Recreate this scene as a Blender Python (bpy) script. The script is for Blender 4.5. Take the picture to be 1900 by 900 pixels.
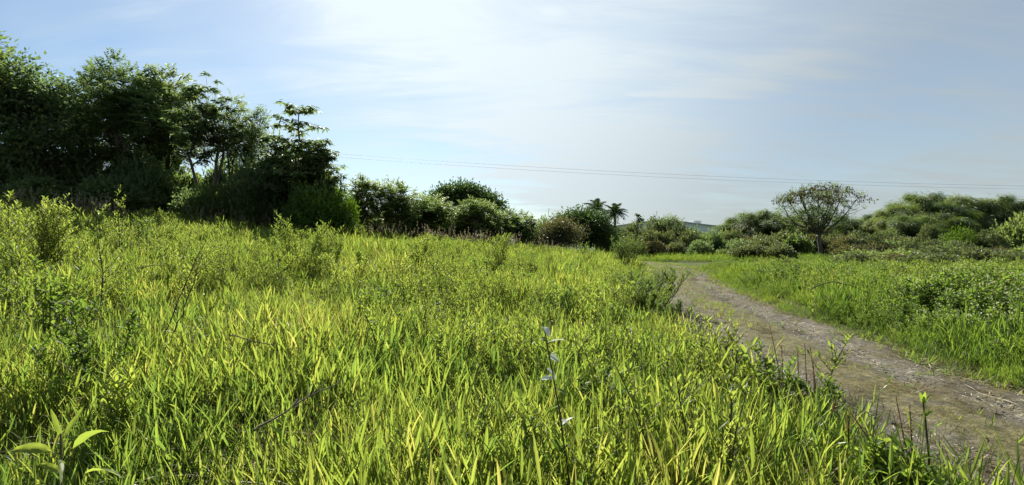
import bpy, math, numpy as np
from math import radians as R, sin, cos, pi
scene = bpy.context.scene
for _o in list(bpy.data.objects): bpy.data.objects.remove(_o)
COL = scene.collection
RNG = np.random.default_rng(7)

# ------------------------------------------------------------ camera, sky, sun, exposure
FPX, HOR, EYE = 900.0, 450.0, 1.66
cam_d = bpy.data.cameras.new('camera'); cam = bpy.data.objects.new('camera', cam_d); COL.objects.link(cam)
cam.location = (0, 0, EYE); cam.rotation_euler = (R(90), 0, 0)
cam_d.sensor_width = 36; cam_d.lens = 36*FPX/1900; cam_d.clip_start = 0.05; cam_d.clip_end = 3000
scene.camera = cam
SUN_EL, SUN_AZ = 37.0, -13.0          # azimuth clockwise from +Y
sd = np.array([sin(R(SUN_AZ))*cos(R(SUN_EL)), cos(R(SUN_AZ))*cos(R(SUN_EL)), sin(R(SUN_EL))])
sun_l = bpy.data.lights.new('sun', 'SUN'); sun = bpy.data.objects.new('sun', sun_l); COL.objects.link(sun)
sun_l.energy = 5.0; sun_l.angle = R(0.6); sun_l.color = (1, 0.95, 0.84)
from mathutils import Vector, Matrix
sun.rotation_euler = Vector(-sd).to_track_quat('-Z', 'Y').to_euler()
sun.location = (0, 0, 60)
scene.view_settings.view_transform = 'Standard'; scene.view_settings.look = 'None'
scene.view_settings.exposure = 0.98; scene.view_settings.gamma = 1
scene.render.engine = 'CYCLES'
cy = scene.cycles
cy.max_bounces = 9; cy.diffuse_bounces = 7; cy.glossy_bounces = 2; cy.transmission_bounces = 6; cy.transparent_max_bounces = 4
cy.use_denoising = True; cy.caustics_reflective = False; cy.caustics_refractive = False

class NT:                       # small node-tree helper
    def __init__(s, nt): s.nt = nt; s.N = nt.nodes; s.L = nt.links
    def n(s, typ, ins=None, **kw):
        d = s.N.new(typ)
        for k, v in kw.items(): setattr(d, k, v)
        for k, v in (ins or {}).items(): s.set(d, k, v)
        return d
    def set(s, d, k, v):
        sock = d.inputs[k]
        if isinstance(v, bpy.types.NodeSocket): s.L.new(v, sock)
        else: sock.default_value = v
    def math(s, op, a, b=0.0, clamp=False):
        d = s.n('ShaderNodeMath', operation=op, use_clamp=clamp); s.set(d, 0, a); s.set(d, 1, b); return d.outputs[0]
    def vmath(s, op, a, b=None):
        d = s.n('ShaderNodeVectorMath', operation=op); s.set(d, 0, a)
        if b is not None: s.set(d, 1, b)
        return d
    def ramp(s, f, stops):
        d = s.n('ShaderNodeValToRGB'); s.L.new(f, d.inputs[0]); e = d.color_ramp.elements
        while len(e) < len(stops): e.new(0.5)
        for q, (p, c) in zip(e, stops): q.position = p; q.color = (*c, 1) if len(c) == 3 else c
        return d.outputs[0]
    def mix(s, f, a, b, blend='MIX'):
        d = s.n('ShaderNodeMix', data_type='RGBA', blend_type=blend); s.set(d, 0, f); s.set(d, 6, a); s.set(d, 7, b); return d.outputs[2]
    def smooth(s, x, a, b):
        d = s.n('ShaderNodeMapRange', interpolation_type='SMOOTHSTEP'); s.set(d, 0, x); s.set(d, 1, a); s.set(d, 2, b); return d.outputs[0]
    def noise(s, vec, scale, detail=3, rough=0.5, dist=0.0):
        d = s.n('ShaderNodeTexNoise', {'Scale': scale, 'Detail': detail, 'Roughness': rough, 'Distortion': dist})
        s.L.new(vec, d.inputs['Vector']); return d.outputs[0]

world = bpy.data.worlds.new('World'); scene.world = world; world.use_nodes = True
w = NT(world.node_tree); w.N.clear()
sky = w.n('ShaderNodeTexSky', sky_type='NISHITA', sun_disc=False, sun_elevation=R(SUN_EL), sun_rotation=R(SUN_AZ),
          altitude=300, air_density=1.0, dust_density=0.45, ozone_density=2.5)
geo = w.n('ShaderNodeTexCoord').outputs['Generated']
sep = w.n('ShaderNodeSeparateXYZ', {0: geo})
up = w.math('MAXIMUM', sep.outputs[2], 0.0)
den = w.math('ADD', up, 0.16)
px = w.math('DIVIDE', sep.outputs[0], den); py = w.math('DIVIDE', sep.outputs[1], den)
cv = w.n('ShaderNodeCombineXYZ', {0: px, 1: py, 2: 0.0}).outputs[0]
sdot = w.vmath('DOT_PRODUCT', geo, tuple(sd)).outputs['Value']
sunprox = w.smooth(sdot, 0.74, 1.0)
# thin cirrus veil: broad band drifting away from the sun, soft texture, a few sharper wisps
rot = w.n('ShaderNodeMapping', {0: cv, 'Rotation': (0, 0, R(24)), 'Scale': (1.0, 0.42, 1)}).outputs[0]
big = w.noise(rot, 0.85, 3, 0.5, 0.5)
fine = w.noise(w.n('ShaderNodeMapping', {0: cv, 'Rotation': (0, 0, R(58)), 'Scale': (0.55, 1.9, 1)}).outputs[0], 2.2, 6, 0.6, 0.8)
veil = w.smooth(w.math('ADD', w.math('MULTIPLY', big, 0.8), w.math('MULTIPLY', fine, 0.26)), 0.40, 0.70)
az = w.math('ARCTAN2', sep.outputs[0], sep.outputs[1])
el = w.math('ARCSINE', sep.outputs[2])
# the sheet of cirrus: a ragged edge slants down from the sun's side to the horizon; beyond it the veil thickens and greys
elc = w.math('MINIMUM', el, 0.8)
edge_az = w.math('SUBTRACT', 0.16, w.math('MULTIPLY', elc, 1.22))
wob = w.math('MULTIPLY', w.math('SUBTRACT', w.noise(w.n('ShaderNodeMapping', {0: cv, 'Rotation': (0, 0, R(40)), 'Scale': (.5, 1.6, 1)}).outputs[0], 1.6, 7, 0.62, 0.8), 0.5), 0.75)
sdis = w.math('ADD', w.math('SUBTRACT', az, edge_az), wob)
sheet = w.smooth(sdis, -0.20, 0.14)
bandf = w.math('SUBTRACT', 1.0, w.smooth(sdis, 0.12, 0.62))
band = w.math('MULTIPLY', sheet, w.math('ADD', 0.62, w.math('MULTIPLY', bandf, 0.38)))
horiz = w.math('SUBTRACT', 1.0, w.smooth(el, 0.0, 0.24))
# streaks: two families of drawn-out wisps, sharper than the veil
def wisps(ang, sx, sy, sc, lo, hi, seed):
    v = w.n('ShaderNodeMapping', {0: cv, 'Location': (seed, seed*.7, 0), 'Rotation': (0, 0, R(ang)), 'Scale': (sx, sy, 1)}).outputs[0]
    return w.smooth(w.noise(v, sc, 8, 0.62, 0.9), lo, hi)
wp = w.math('MULTIPLY', wisps(34, .35, 2.2, 1.5, .45, .75, 3.1), w.smooth(big, .35, .62))
wp2 = w.math('MULTIPLY', wisps(-28, .4, 2.6, 1.3, .5, .78, 8.4), w.smooth(fine, .38, .6))
cover = w.math('ADD', w.math('ADD', 0.10, w.math('MULTIPLY', veil, 0.26)), w.math('MULTIPLY', band, w.math('ADD', 0.50, w.math('MULTIPLY', fine, 0.7))))
cover = w.math('ADD', cover, w.math('ADD', w.math('MULTIPLY', wp, 0.45), w.math('MULTIPLY', wp2, 0.3)))
cover = w.math('ADD', cover, w.math('MULTIPLY', horiz, 0.12), clamp=True)
cbright = w.math('ADD', 3.9, w.math('MULTIPLY', w.smooth(sdot, 0.62, 1.0), 3.5))
ccol = w.vmath('SCALE', (0.88, 0.98, 1.01)); w.set(ccol, 3, cbright)
skyc = w.mix(1.0, sky.outputs[0], (0.77, 0.84, 0.84, 1), 'MULTIPLY')
mixc = w.mix(w.math('MULTIPLY', cover, 0.9), skyc, ccol.outputs[0])
bg = w.n('ShaderNodeBackground', {'Color': mixc, 'Strength': 0.071})
out = w.n('ShaderNodeOutputWorld'); w.L.new(bg.outputs[0], out.inputs[0])

# ------------------------------------------------------------ materials
def mat_new(name):
    m = bpy.data.materials.new(name); m.use_nodes = True; t = NT(m.node_tree); t.N.clear()
    o = t.n('ShaderNodeOutputMaterial'); return m, t, o
def leaf_mat(name, stops, trans=(2.2, 2.3, 0.9), tf=0.5, nscale=0.5, rough=0.45, spec=0.35, wn=0.5):
    """tint (per leaf), object random and a slow position noise pick the leaf colour; thin leaves let light through"""
    m, t, o = mat_new(name)
    a = t.n('ShaderNodeAttribute', attribute_name='tint').outputs['Fac']
    rnd = t.n('ShaderNodeObjectInfo').outputs['Random']
    pos = t.n('ShaderNodeNewGeometry').outputs['Position']
    nz = t.smooth(t.noise(pos, nscale, 3, 0.55), 0.28, 0.72)
    f = t.math('ADD', t.math('MULTIPLY', a, 1-wn), t.math('MULTIPLY', nz, wn))
    f = t.math('ADD', f, t.math('MULTIPLY', t.math('SUBTRACT', rnd, 0.5), 0.25), clamp=True)
    c = t.ramp(f, stops)
    tc = t.mix(1.0, c, (*trans, 1), 'MULTIPLY')
    p = t.n('ShaderNodeBsdfPrincipled', {'Base Color': c, 'Roughness': rough, 'Specular IOR Level': spec})
    tr = t.n('ShaderNodeBsdfTranslucent', {'Color': tc})
    mx = t.n('ShaderNodeMixShader', {0: tf, 1: p.outputs[0], 2: tr.outputs[0]})
    t.L.new(mx.outputs[0], o.inputs[0]); return m
def solid_mat(name, stops, scale=8, rough=0.85, bump=0.3, bscale=None, stretch=(1, 1, 1), spec=0.3):
    m, t, o = mat_new(name)
    co = t.n('ShaderNodeTexCoord').outputs['Object']
    v = t.n('ShaderNodeMapping', {0: co, 'Scale': stretch}).outputs[0]
    c = t.ramp(t.noise(v, scale, 5, 0.6), stops)
    b = t.n('ShaderNodeBump', {'Strength': bump, 'Distance': 0.02, 'Height': t.noise(v, bscale or scale*3, 4, 0.6)})
    p = t.n('ShaderNodeBsdfPrincipled', {'Base Color': c, 'Roughness': rough, 'Specular IOR Level': spec, 'Normal': b.outputs[0]})
    t.L.new(p.outputs[0], o.inputs[0]); return m
M = {}
M['grass'] = leaf_mat('meadow_grass', [(0, (.036, .068, .016)), (.3, (.065, .112, .022)), (.64, (.118, .155, .027)), (1, (.20, .195, .06))], (3.2, 3.0, 2.2), .57, .45, .38, .5, .35)
M['straw'] = leaf_mat('dry_straw', [(0, (.06, .045, .018)), (.5, (.15, .115, .045)), (1, (.30, .24, .11))], (1.3, 1.2, .8), .38, .8)
M['bankgrass'] = leaf_mat('bank_grass', [(0, (.035, .065, .015)), (.5, (.075, .125, .022)), (1, (.15, .175, .035))], (2.9, 2.8, 1.7), .54, .35)
M['broad'] = leaf_mat('broad_weed_leaf', [(0, (.04, .075, .016)), (.5, (.075, .125, .022)), (1, (.14, .175, .04))], (2.9, 2.8, 1.7), .54, 1.0, .55, .2)
M['weed'] = leaf_mat('narrow_weed_leaf', [(0, (.06, .09, .02)), (.5, (.10, .14, .03)), (1, (.17, .20, .05))], (3.0, 2.9, 1.7), .55, .9, .5, .2)
M['dweed'] = leaf_mat('dark_weed_leaf', [(0, (.035, .06, .02)), (.5, (.07, .11, .03)), (1, (.13, .16, .045))], (2.7, 2.6, 1.5), .5, .9, .5, .22)
M['wstem'] = solid_mat('weed_stem', [(.3, (.05, .055, .02)), (.7, (.10, .085, .04))], 20)
M['dark'] = leaf_mat('dark_tree_leaf', [(0, (.045, .072, .034)), (.5, (.085, .118, .052)), (1, (.13, .16, .07))], (2.6, 2.7, 1.8), .52, .35, .5)
M['deep'] = leaf_mat('deep_green_leaf', [(0, (.022, .042, .015)), (.5, (.042, .07, .022)), (1, (.08, .115, .035))], (2.0, 2.2, 1.4), .38, .35, .5)
M['mid'] = leaf_mat('mid_tree_leaf', [(0, (.048, .078, .03)), (.5, (.088, .125, .044)), (1, (.135, .165, .06))], (2.6, 2.6, 1.6), .52, .4)
M['vine'] = leaf_mat('vine_leaf', [(0, (.035, .075, .012)), (.5, (.065, .12, .018)), (1, (.12, .17, .03))], (2.0, 2.1, .7), .42, .5)
M['olive'] = leaf_mat('olive_scrub_leaf', [(0, (.05, .068, .026)), (.5, (.085, .108, .046)), (1, (.14, .155, .072))], (2.0, 2.0, 1.3), .42, .4)
M['brown'] = leaf_mat('brownish_shrub_leaf', [(0, (.045, .052, .022)), (.5, (.085, .09, .038)), (1, (.125, .118, .055))], (1.8, 1.7, 1.1), .4, .6)
M['bamboo'] = leaf_mat('bamboo_leaf', [(0, (.035, .06, .014)), (.5, (.075, .112, .032)), (1, (.135, .16, .055))], (2.4, 2.5, 1.5), .48, .3)
M['palm'] = leaf_mat('palm_leaf', [(0, (.02, .045, .014)), (1, (.05, .08, .025))], (1.5, 1.6, .8), .3, 1, .6, .15)
M['pod'] = leaf_mat('hanging_brown_leaf', [(0, (.035, .03, .018)), (.5, (.06, .05, .028)), (1, (.15, .09, .05))], (1.3, 1.1, .8), .2, 1.5)
M['spike'] = leaf_mat('seed_spike', [(0, (.14, .095, .06)), (1, (.32, .23, .15))], (1.4, 1.2, 1.0), .42, 3)
M['plume'] = leaf_mat('pale_seed_plume', [(0, (.16, .14, .09)), (1, (.38, .33, .25))], (1.1, 1.05, .9), .4, 3)
M['flower'] = leaf_mat('cream_flower', [(0, (.35, .40, .18)), (1, (.65, .66, .40))], (1, 1, .9), .4, 3)
M['silver'] = leaf_mat('silvery_leaf_back', [(0, (.50, .54, .50)), (1, (.70, .72, .68))], (.9, .95, .85), .3, 3, .6, .2)
M['bark'] = solid_mat('grey_brown_bark', [(.25, (.05, .042, .032)), (.55, (.11, .095, .075)), (.8, (.2, .18, .15))], 4, .9, .6, 14, (1, 1, .3))
M['culm'] = solid_mat('bamboo_culm', [(.3, (.12, .14, .04)), (.7, (.2, .19, .07))], 5, .5)
M['twig'] = solid_mat('dead_twig', [(.3, (.035, .025, .02)), (.7, (.09, .07, .055))], 30)
M['wire'] = solid_mat('black_cable', [(.3, (.28, .31, .35)), (.7, (.36, .38, .42))], 5, .6, 0)
M['cladding'] = solid_mat('pale_metal_cladding', [(.3, (.68, .71, .72)), (.7, (.76, .78, .78))], .6, .5, 0)
M['roofing'] = solid_mat('grey_metal_roof', [(.3, (.38, .41, .43)), (.7, (.46, .48, .5))], .5, .45, 0)
M['palestraw'] = leaf_mat('pale_straw', [(0, (.30, .25, .17)), (1, (.62, .56, .44))], (1.1, 1.05, .9), .2, 3, .6, .2)
M['stone'] = solid_mat('gravel_stone', [(.25, (.08, .075, .065)), (.55, (.17, .16, .14)), (.8, (.38, .36, .32))], 3, .9)

# ------------------------------------------------------------ tagging
def tag(o, label=None, cat=None, group=None, kind=None):
    if label: o['label'] = label
    if cat: o['category'] = cat
    if group: o['group'] = group
    if kind: o['kind'] = kind
    return o
def empty(name, loc=(0, 0, 0), rz=0, sc=1):
    o = bpy.data.objects.new(name, None); COL.objects.link(o); o.location = loc; o.rotation_euler = (0, 0, rz)
    o.scale = (sc,)*3; o.empty_display_size = .2; return o
def link(name, me, parent=None, loc=None):
    o = bpy.data.objects.new(name, me); COL.objects.link(o)
    if parent: o.parent = parent
    if loc is not None: o.location = loc
    return o
def copy_tree(o, parent=None):
    c = o.copy(); COL.objects.link(c); c.parent = parent
    for ch in list(o.children): copy_tree(ch, c)
    return c

# ------------------------------------------------------------ geometry accumulators
def nrm(a):
    a = np.asarray(a, float); return a/np.maximum(np.linalg.norm(a, axis=-1, keepdims=True), 1e-9)
class G:
    def __init__(s): s.V = []; s.F = []; s.Mi = []; s.T = []; s.n = 0
    def add(s, V, F, mi=0, t=0.5):
        V = np.asarray(V, float).reshape(-1, 3); F = np.asarray(F, int).reshape(-1, 3)
        s.V.append(V); s.F.append(F+s.n); s.Mi.append(np.full(len(F), mi)); s.n += len(V)
        s.T.append(np.broadcast_to(np.asarray(t, float), (len(V),)).copy())
    def mesh(s, name, mats, smooth=False):
        V = np.concatenate(s.V); F = np.concatenate(s.F); Mi = np.concatenate(s.Mi); T = np.concatenate(s.T)
        me = bpy.data.meshes.new(name)
        me.vertices.add(len(V)); me.vertices.foreach_set('co', V.astype(np.float32).ravel())
        me.loops.add(3*len(F)); me.loops.foreach_set('vertex_index', F.astype(np.int32).ravel())
        me.polygons.add(len(F)); me.polygons.foreach_set('loop_start', np.arange(0, 3*len(F), 3, dtype=np.int32))
        me.polygons.foreach_set('material_index', Mi.astype(np.int32))
        me.polygons.foreach_set('use_smooth', np.full(len(F), smooth))
        me.update(calc_edges=True)
        at = me.attributes.new('tint', 'FLOAT', 'POINT'); at.data.foreach_set('value', T.astype(np.float32))
        for m in mats: me.materials.append(M[m])
        return me
def side_of(d, rng, jitter=0.0):
    up_ = np.array([0, 0, 1.0]) + rng.normal(0, 1, d.shape)*jitter
    s = np.cross(d, up_); bad = np.linalg.norm(s, axis=1) < 1e-3; s[bad] = [1, 0, 0]
    return nrm(s)
def ribbons(g, base, d, L, W, bend, nseg=3, wmax=0.35, crease=0.25, mi=0, tint=None, rng=RNG, jit=0.15, w0=0.35):
    """N creased, arching leaves: 3 points per cross section, closing in a tip"""
    base = np.asarray(base, float); N = len(base); d = nrm(d)
    L = np.broadcast_to(L, (N,)); W = np.broadcast_to(W, (N,)); bend = np.broadcast_to(bend, (N,))
    s = side_of(d, rng, jit); n = np.cross(s, d)
    n[n[:, 2] < 0] *= -1
    rows = []
    for k in range(nseg):
        t = k/nseg
        wk = (w0+(1-w0)*math.sin(min(t/wmax, 1)*pi/2)) if t < wmax else math.cos((t-wmax)/(1-wmax)*pi/2)**0.8
        c = base + d*(L*t)[:, None] - np.array([0, 0, 1.0])*(L*bend*t*t)[:, None]
        off = s*(W*wk*.5)[:, None]; cr = n*(W*wk*crease)[:, None]
        rows += [c-off+cr, c, c+off+cr]
    tip = base + d*L[:, None] - np.array([0, 0, 1.0])*(L*bend)[:, None]
    V = np.stack(rows+[tip], 1); K = V.shape[1]; F = []
    for k in range(nseg-1):
        a = 3*k
        for j in (0, 1): F += [[a+j, a+j+1, a+3+j+1], [a+j, a+3+j+1, a+3+j]]
    a = 3*(nseg-1); F += [[a, a+1, K-1], [a+1, a+2, K-1]]
    F = (np.array(F)[None] + (np.arange(N)*K)[:, None, None]).reshape(-1, 3)
    t = rng.random(N) if tint is None else np.broadcast_to(tint, (N,))
    g.add(V.reshape(-1, 3), F, mi, np.repeat(t, K))
def cards(g, base, d, L, W, fold=0.2, mi=0, tint=None, rng=RNG, jit=0.6):
    """N folded diamond leaves, two triangles each"""
    base = np.asarray(base, float); N = len(base); d = nrm(d); L = np.broadcast_to(L, (N,)); W = np.broadcast_to(W, (N,))
    s = side_of(d, rng, jit); n = np.cross(s, d); mid = base + d*(L*.45)[:, None] + n*(W*fold)[:, None]
    off = s*(W*.5)[:, None]
    V = np.stack([base, mid-off, base+d*L[:, None], mid+off], 1)
    F = (np.array([[0, 2, 1], [0, 3, 2]])[None] + (np.arange(N)*4)[:, None, None]).reshape(-1, 3)
    t = rng.random(N) if tint is None else np.broadcast_to(tint, (N,))
    g.add(V.reshape(-1, 3), F, mi, np.repeat(t, 4))
def tube(g, P, r, m=6, mi=0, cap=True):
    P = np.asarray(P, float); k = len(P); r = np.broadcast_to(r, (k,))
    T = nrm(np.gradient(P, axis=0)); ref = np.array([1.0, 0, 0]) if abs(T[0][0]) < .8 else np.array([0, 1.0, 0])
    A = nrm(np.cross(T, ref)); B = np.cross(T, A); th = np.arange(m)*2*pi/m
    V = P[:, None] + r[:, None, None]*(np.cos(th)[None, :, None]*A[:, None] + np.sin(th)[None, :, None]*B[:, None])
    F = []
    for i in range(k-1):
        for j in range(m):
            a, b, c, d = i*m+j, i*m+(j+1) % m, (i+1)*m+(j+1) % m, (i+1)*m+j
            F += [[a, b, c], [a, c, d]]
    V = V.reshape(-1, 3)
    if cap:
        V = np.vstack([V, P[-1]+T[-1]*r[-1]*.5]); F += [[(k-1)*m+j, (k-1)*m+(j+1) % m, k*m] for j in range(m)]
    g.add(V, F, mi)
def curve(a, b, n=5, sag=0.0, wob=0.0, rng=RNG):
    a = np.asarray(a, float); b = np.asarray(b, float); t = np.linspace(0, 1, n)[:, None]
    P = a+(b-a)*t; P[:, 2] += (4*sag*t*(1-t))[:, 0]
    if wob: P[1:-1] += rng.normal(0, wob, (n-2, 3))
    return P
def sphere_pts(n, rng, shell=0.0):
    d = nrm(rng.normal(0, 1, (n, 3))); r = (shell**3+(1-shell**3)*rng.random(n))**(1/3); return d*r[:, None]

# ------------------------------------------------------------ terrain
def smst(a, b, x): t = np.clip((np.asarray(x, float)-a)/(b-a), 0, 1); return t*t*(3-2*t)
ROAD = np.array([(3.9, -14), (3.95, -6), (4.0, 0), (4.0, 5), (4.2, 7.5), (4.7, 10), (5.15, 12.5), (6.3, 18), (8.1, 24), (9.7, 30), (10.4, 35), (10.0, 40), (7.6, 44.5), (3, 48), (-5, 51), (-16, 53)], float)
def edge_x(y): return np.interp(y, [-20, 0, 8, 12.5, 18, 24, 30, 36, 60], [2.4, 2.5, 2.68, 3.62, 4.9, 6.6, 8.2, 8.7, 8.2])
def ground(x, y):
    x = np.asarray(x, float); y = np.asarray(y, float)
    h = np.maximum(0, edge_x(y)-x)
    h = np.where(h > 30, 30+(h-30)*.3, h)
    far = 1-.75*smst(38, 50, y)*smst(-18, 2, x)
    z = .095*h*(.32+.68*smst(2, 20, y))*far
    z = z + .028*np.clip(y-50, 0, 110)*smst(2, 12, x+ .0*y)*1.0 + .02*np.clip(y-50, 0, 110)*(1-smst(2, 12, x))
    b = .09*np.sin(x*.9+1.3)*np.sin(y*.7+.4)+.05*np.sin(x*2.1+y*1.3)
    return z + b*smst(.2, 2.5, h)
def gz(x, y): return float(ground(x, y))
def at(px, Y): return (px-950)/FPX*Y
def ztop(py, Y): return EYE+(HOR-py)/FPX*Y

def axis(parts): return np.unique(np.concatenate([np.arange(a, b, s) for a, b, s in parts]).round(4))
gx = axis([(-900, -100, 80), (-100, -32, 6), (-32, -8, 1), (-8, 2, .4), (2, 14, .3), (14, 32, 1), (32, 100, 6), (100, 901, 80)])
gy = axis([(-100, -10, 10), (-10, 0, 1), (0, 20, .4), (20, 56, .7), (56, 100, 4), (100, 1300, 75)])
XX, YY = np.meshgrid(gx, gy); nx, ny = len(gx), len(gy)
gg = G(); idx = np.arange(nx*ny).reshape(ny, nx)
q = np.stack([idx[:-1, :-1], idx[:-1, 1:], idx[1:, 1:], idx[1:, :-1]], -1).reshape(-1, 4)
gg.add(np.stack([XX, YY, ground(XX, YY)], -1), np.concatenate([q[:, [0, 1, 2]], q[:, [0, 2, 3]]]))
m, t, o = mat_new('meadow_soil'); M['soil'] = m
pos = t.n('ShaderNodeNewGeometry').outputs['Position']
c1 = t.ramp(t.noise(pos, 1.6, 6, .65), [(.3, (.035, .035, .014)), (.5, (.06, .065, .02)), (.7, (.10, .09, .035))])
c2 = t.ramp(t.noise(pos, .12, 5, .6), [(.35, (.045, .075, .016)), (.65, (.085, .11, .028))])
far = t.smooth(t.n('ShaderNodeSeparateXYZ', {0: pos}).outputs[1], 20., 50.)
cc = t.mix(far, c1, c2)
bp = t.n('ShaderNodeBump', {'Strength': .8, 'Distance': .05, 'Height': t.noise(pos, 14, 5, .7)})
p = t.n('ShaderNodeBsdfPrincipled', {'Base Color': cc, 'Roughness': .95, 'Specular IOR Level': .1, 'Normal': bp.outputs[0]})
t.L.new(p.outputs[0], o.inputs[0])
tag(link('ground', gg.mesh('ground', ['soil'], True)), kind='structure')

# dirt track: strip with two shallow ruts and a raised grassy crown
seg = np.concatenate([[0], np.cumsum(np.linalg.norm(np.diff(ROAD, axis=0), axis=1))])
def smooth_road(u):
    return np.stack([np.interp(u, seg, ROAD[:, 0]), np.interp(u, seg, ROAD[:, 1])], -1)
us = np.arange(0, seg[-1], .25); C = smooth_road(us)
ker = np.hanning(17); ker /= ker.sum()
for k in (0, 1):
    pad = np.concatenate([np.full(8, C[0, k]), C[:, k], np.full(8, C[-1, k])]); C[:, k] = np.convolve(pad, ker, 'valid')
tanr = nrm(np.gradient(C, axis=0)); nor = np.stack([tanr[:, 1], -tanr[:, 0]], -1)
RW = 1.42
vs = np.linspace(-1, 1, 23)
rr = np.random.default_rng(3)
wl = RW + .14*np.sin(us*.9)+.10*np.sin(us*2.3+1)+.07*np.sin(us*5.1); wr = RW + .15*np.sin(us*.8+2)+.11*np.sin(us*2.7)+.08*np.sin(us*4.6+2)
offs = np.where(vs[None] < 0, vs[None]*wl[:, None], vs[None]*wr[:, None])
RX = C[:, 0:1]+nor[:, 0:1]*offs; RY = C[:, 1:2]+nor[:, 1:2]*offs
prof = .09 - .075*np.exp(-((np.abs(vs)-.52)/.17)**2) - .045*np.clip(np.abs(vs)-.85, 0, 1)/.15
RZ = ground(RX, RY)+prof[None]+rr.normal(0, .011, RX.shape)*(np.abs(vs)[None] < .9)
RZ[:, [0, -1]] = ground(RX[:, [0, -1]], RY[:, [0, -1]])-.02
rg = G(); idx = np.arange(RX.size).reshape(RX.shape)
q = np.stack([idx[:-1, :-1], idx[:-1, 1:], idx[1:, 1:], idx[1:, :-1]], -1).reshape(-1, 4)
rg.add(np.stack([RX, RY, RZ], -1), np.concatenate([q[:, [0, 1, 2]], q[:, [0, 2, 3]]]), 0, np.broadcast_to(np.abs(vs)[None], RX.shape).ravel())
m, t, o = mat_new('track_dirt'); M['track'] = m
pos = t.n('ShaderNodeNewGeometry').outputs['Position']
av = t.n('ShaderNodeAttribute', attribute_name='tint').outputs['Fac']
n1 = t.math('ADD', t.math('MULTIPLY', t.noise(pos, 7, 8, .75), .55), t.math('MULTIPLY', t.noise(pos, 26, 6, .7), .45)); n2 = t.noise(pos, .9, 5, .6, .4); n3 = t.noise(pos, 60, 3, .6)
dirt = t.ramp(n1, [(.36, (.028, .025, .018)), (.47, (.074, .067, .049)), (.56, (.138, .125, .094)), (.68, (.28, .258, .205))])
gravel = t.ramp(n3, [(.38, (.045, .041, .033)), (.52, (.115, .107, .087)), (.68, (.27, .252, .212))])
thatch = t.ramp(n1, [(.38, (.035, .036, .014)), (.5, (.10, .09, .036)), (.64, (.23, .195, .095))])
rut = t.math('SUBTRACT', 1.0, t.smooth(t.math('ABSOLUTE', t.math('SUBTRACT', av, .54)), .06, .26))
c = t.mix(t.math('MULTIPLY', rut, t.smooth(n2, .3, .6)), dirt, gravel)
crown = t.math('SUBTRACT', 1.0, t.smooth(av, .14, .40))
edge_ = t.smooth(av, .8, 1.0)
c = t.mix(t.smooth(t.noise(pos, 3.2, 6, .7, .6), .42, .66), c, t.mix(.5, thatch, (.085, .072, .042, 1)))
c = t.mix(t.math('MULTIPLY', t.math('MAXIMUM', crown, edge_), t.smooth(t.noise(pos, 2.2, 5, .65), .30, .50)), c, thatch)
bp = t.n('ShaderNodeBump', {'Strength': 1.0, 'Distance': .03, 'Height': t.math('ADD', t.math('MULTIPLY', n1, .7), t.math('MULTIPLY', n3, .4))})
p = t.n('ShaderNodeBsdfPrincipled', {'Base Color': c, 'Roughness': .9, 'Specular IOR Level': .2, 'Normal': bp.outputs[0]})
t.L.new(p.outputs[0], o.inputs[0])
tag(link('dirt_track', rg.mesh('dirt_track', ['track'], True)), kind='structure')
def road_off(x, y):
    """signed distance from the track's middle (+ = right of it)"""
    x = np.atleast_1d(x); y = np.atleast_1d(y)
    d = np.hypot(x[:, None]-C[None, ::2, 0], y[:, None]-C[None, ::2, 1]); k = d.argmin(1)
    sgn = np.sign((x-C[::2][k, 0])*nor[::2][k, 0]+(y-C[::2][k, 1])*nor[::2][k, 1])
    return d.min(1)*np.where(sgn == 0, 1, sgn)
def road_z(x, y): return ground(x, y)+np.where(np.abs(road_off(x, y)) < RW*.95, .05, 0)

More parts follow.
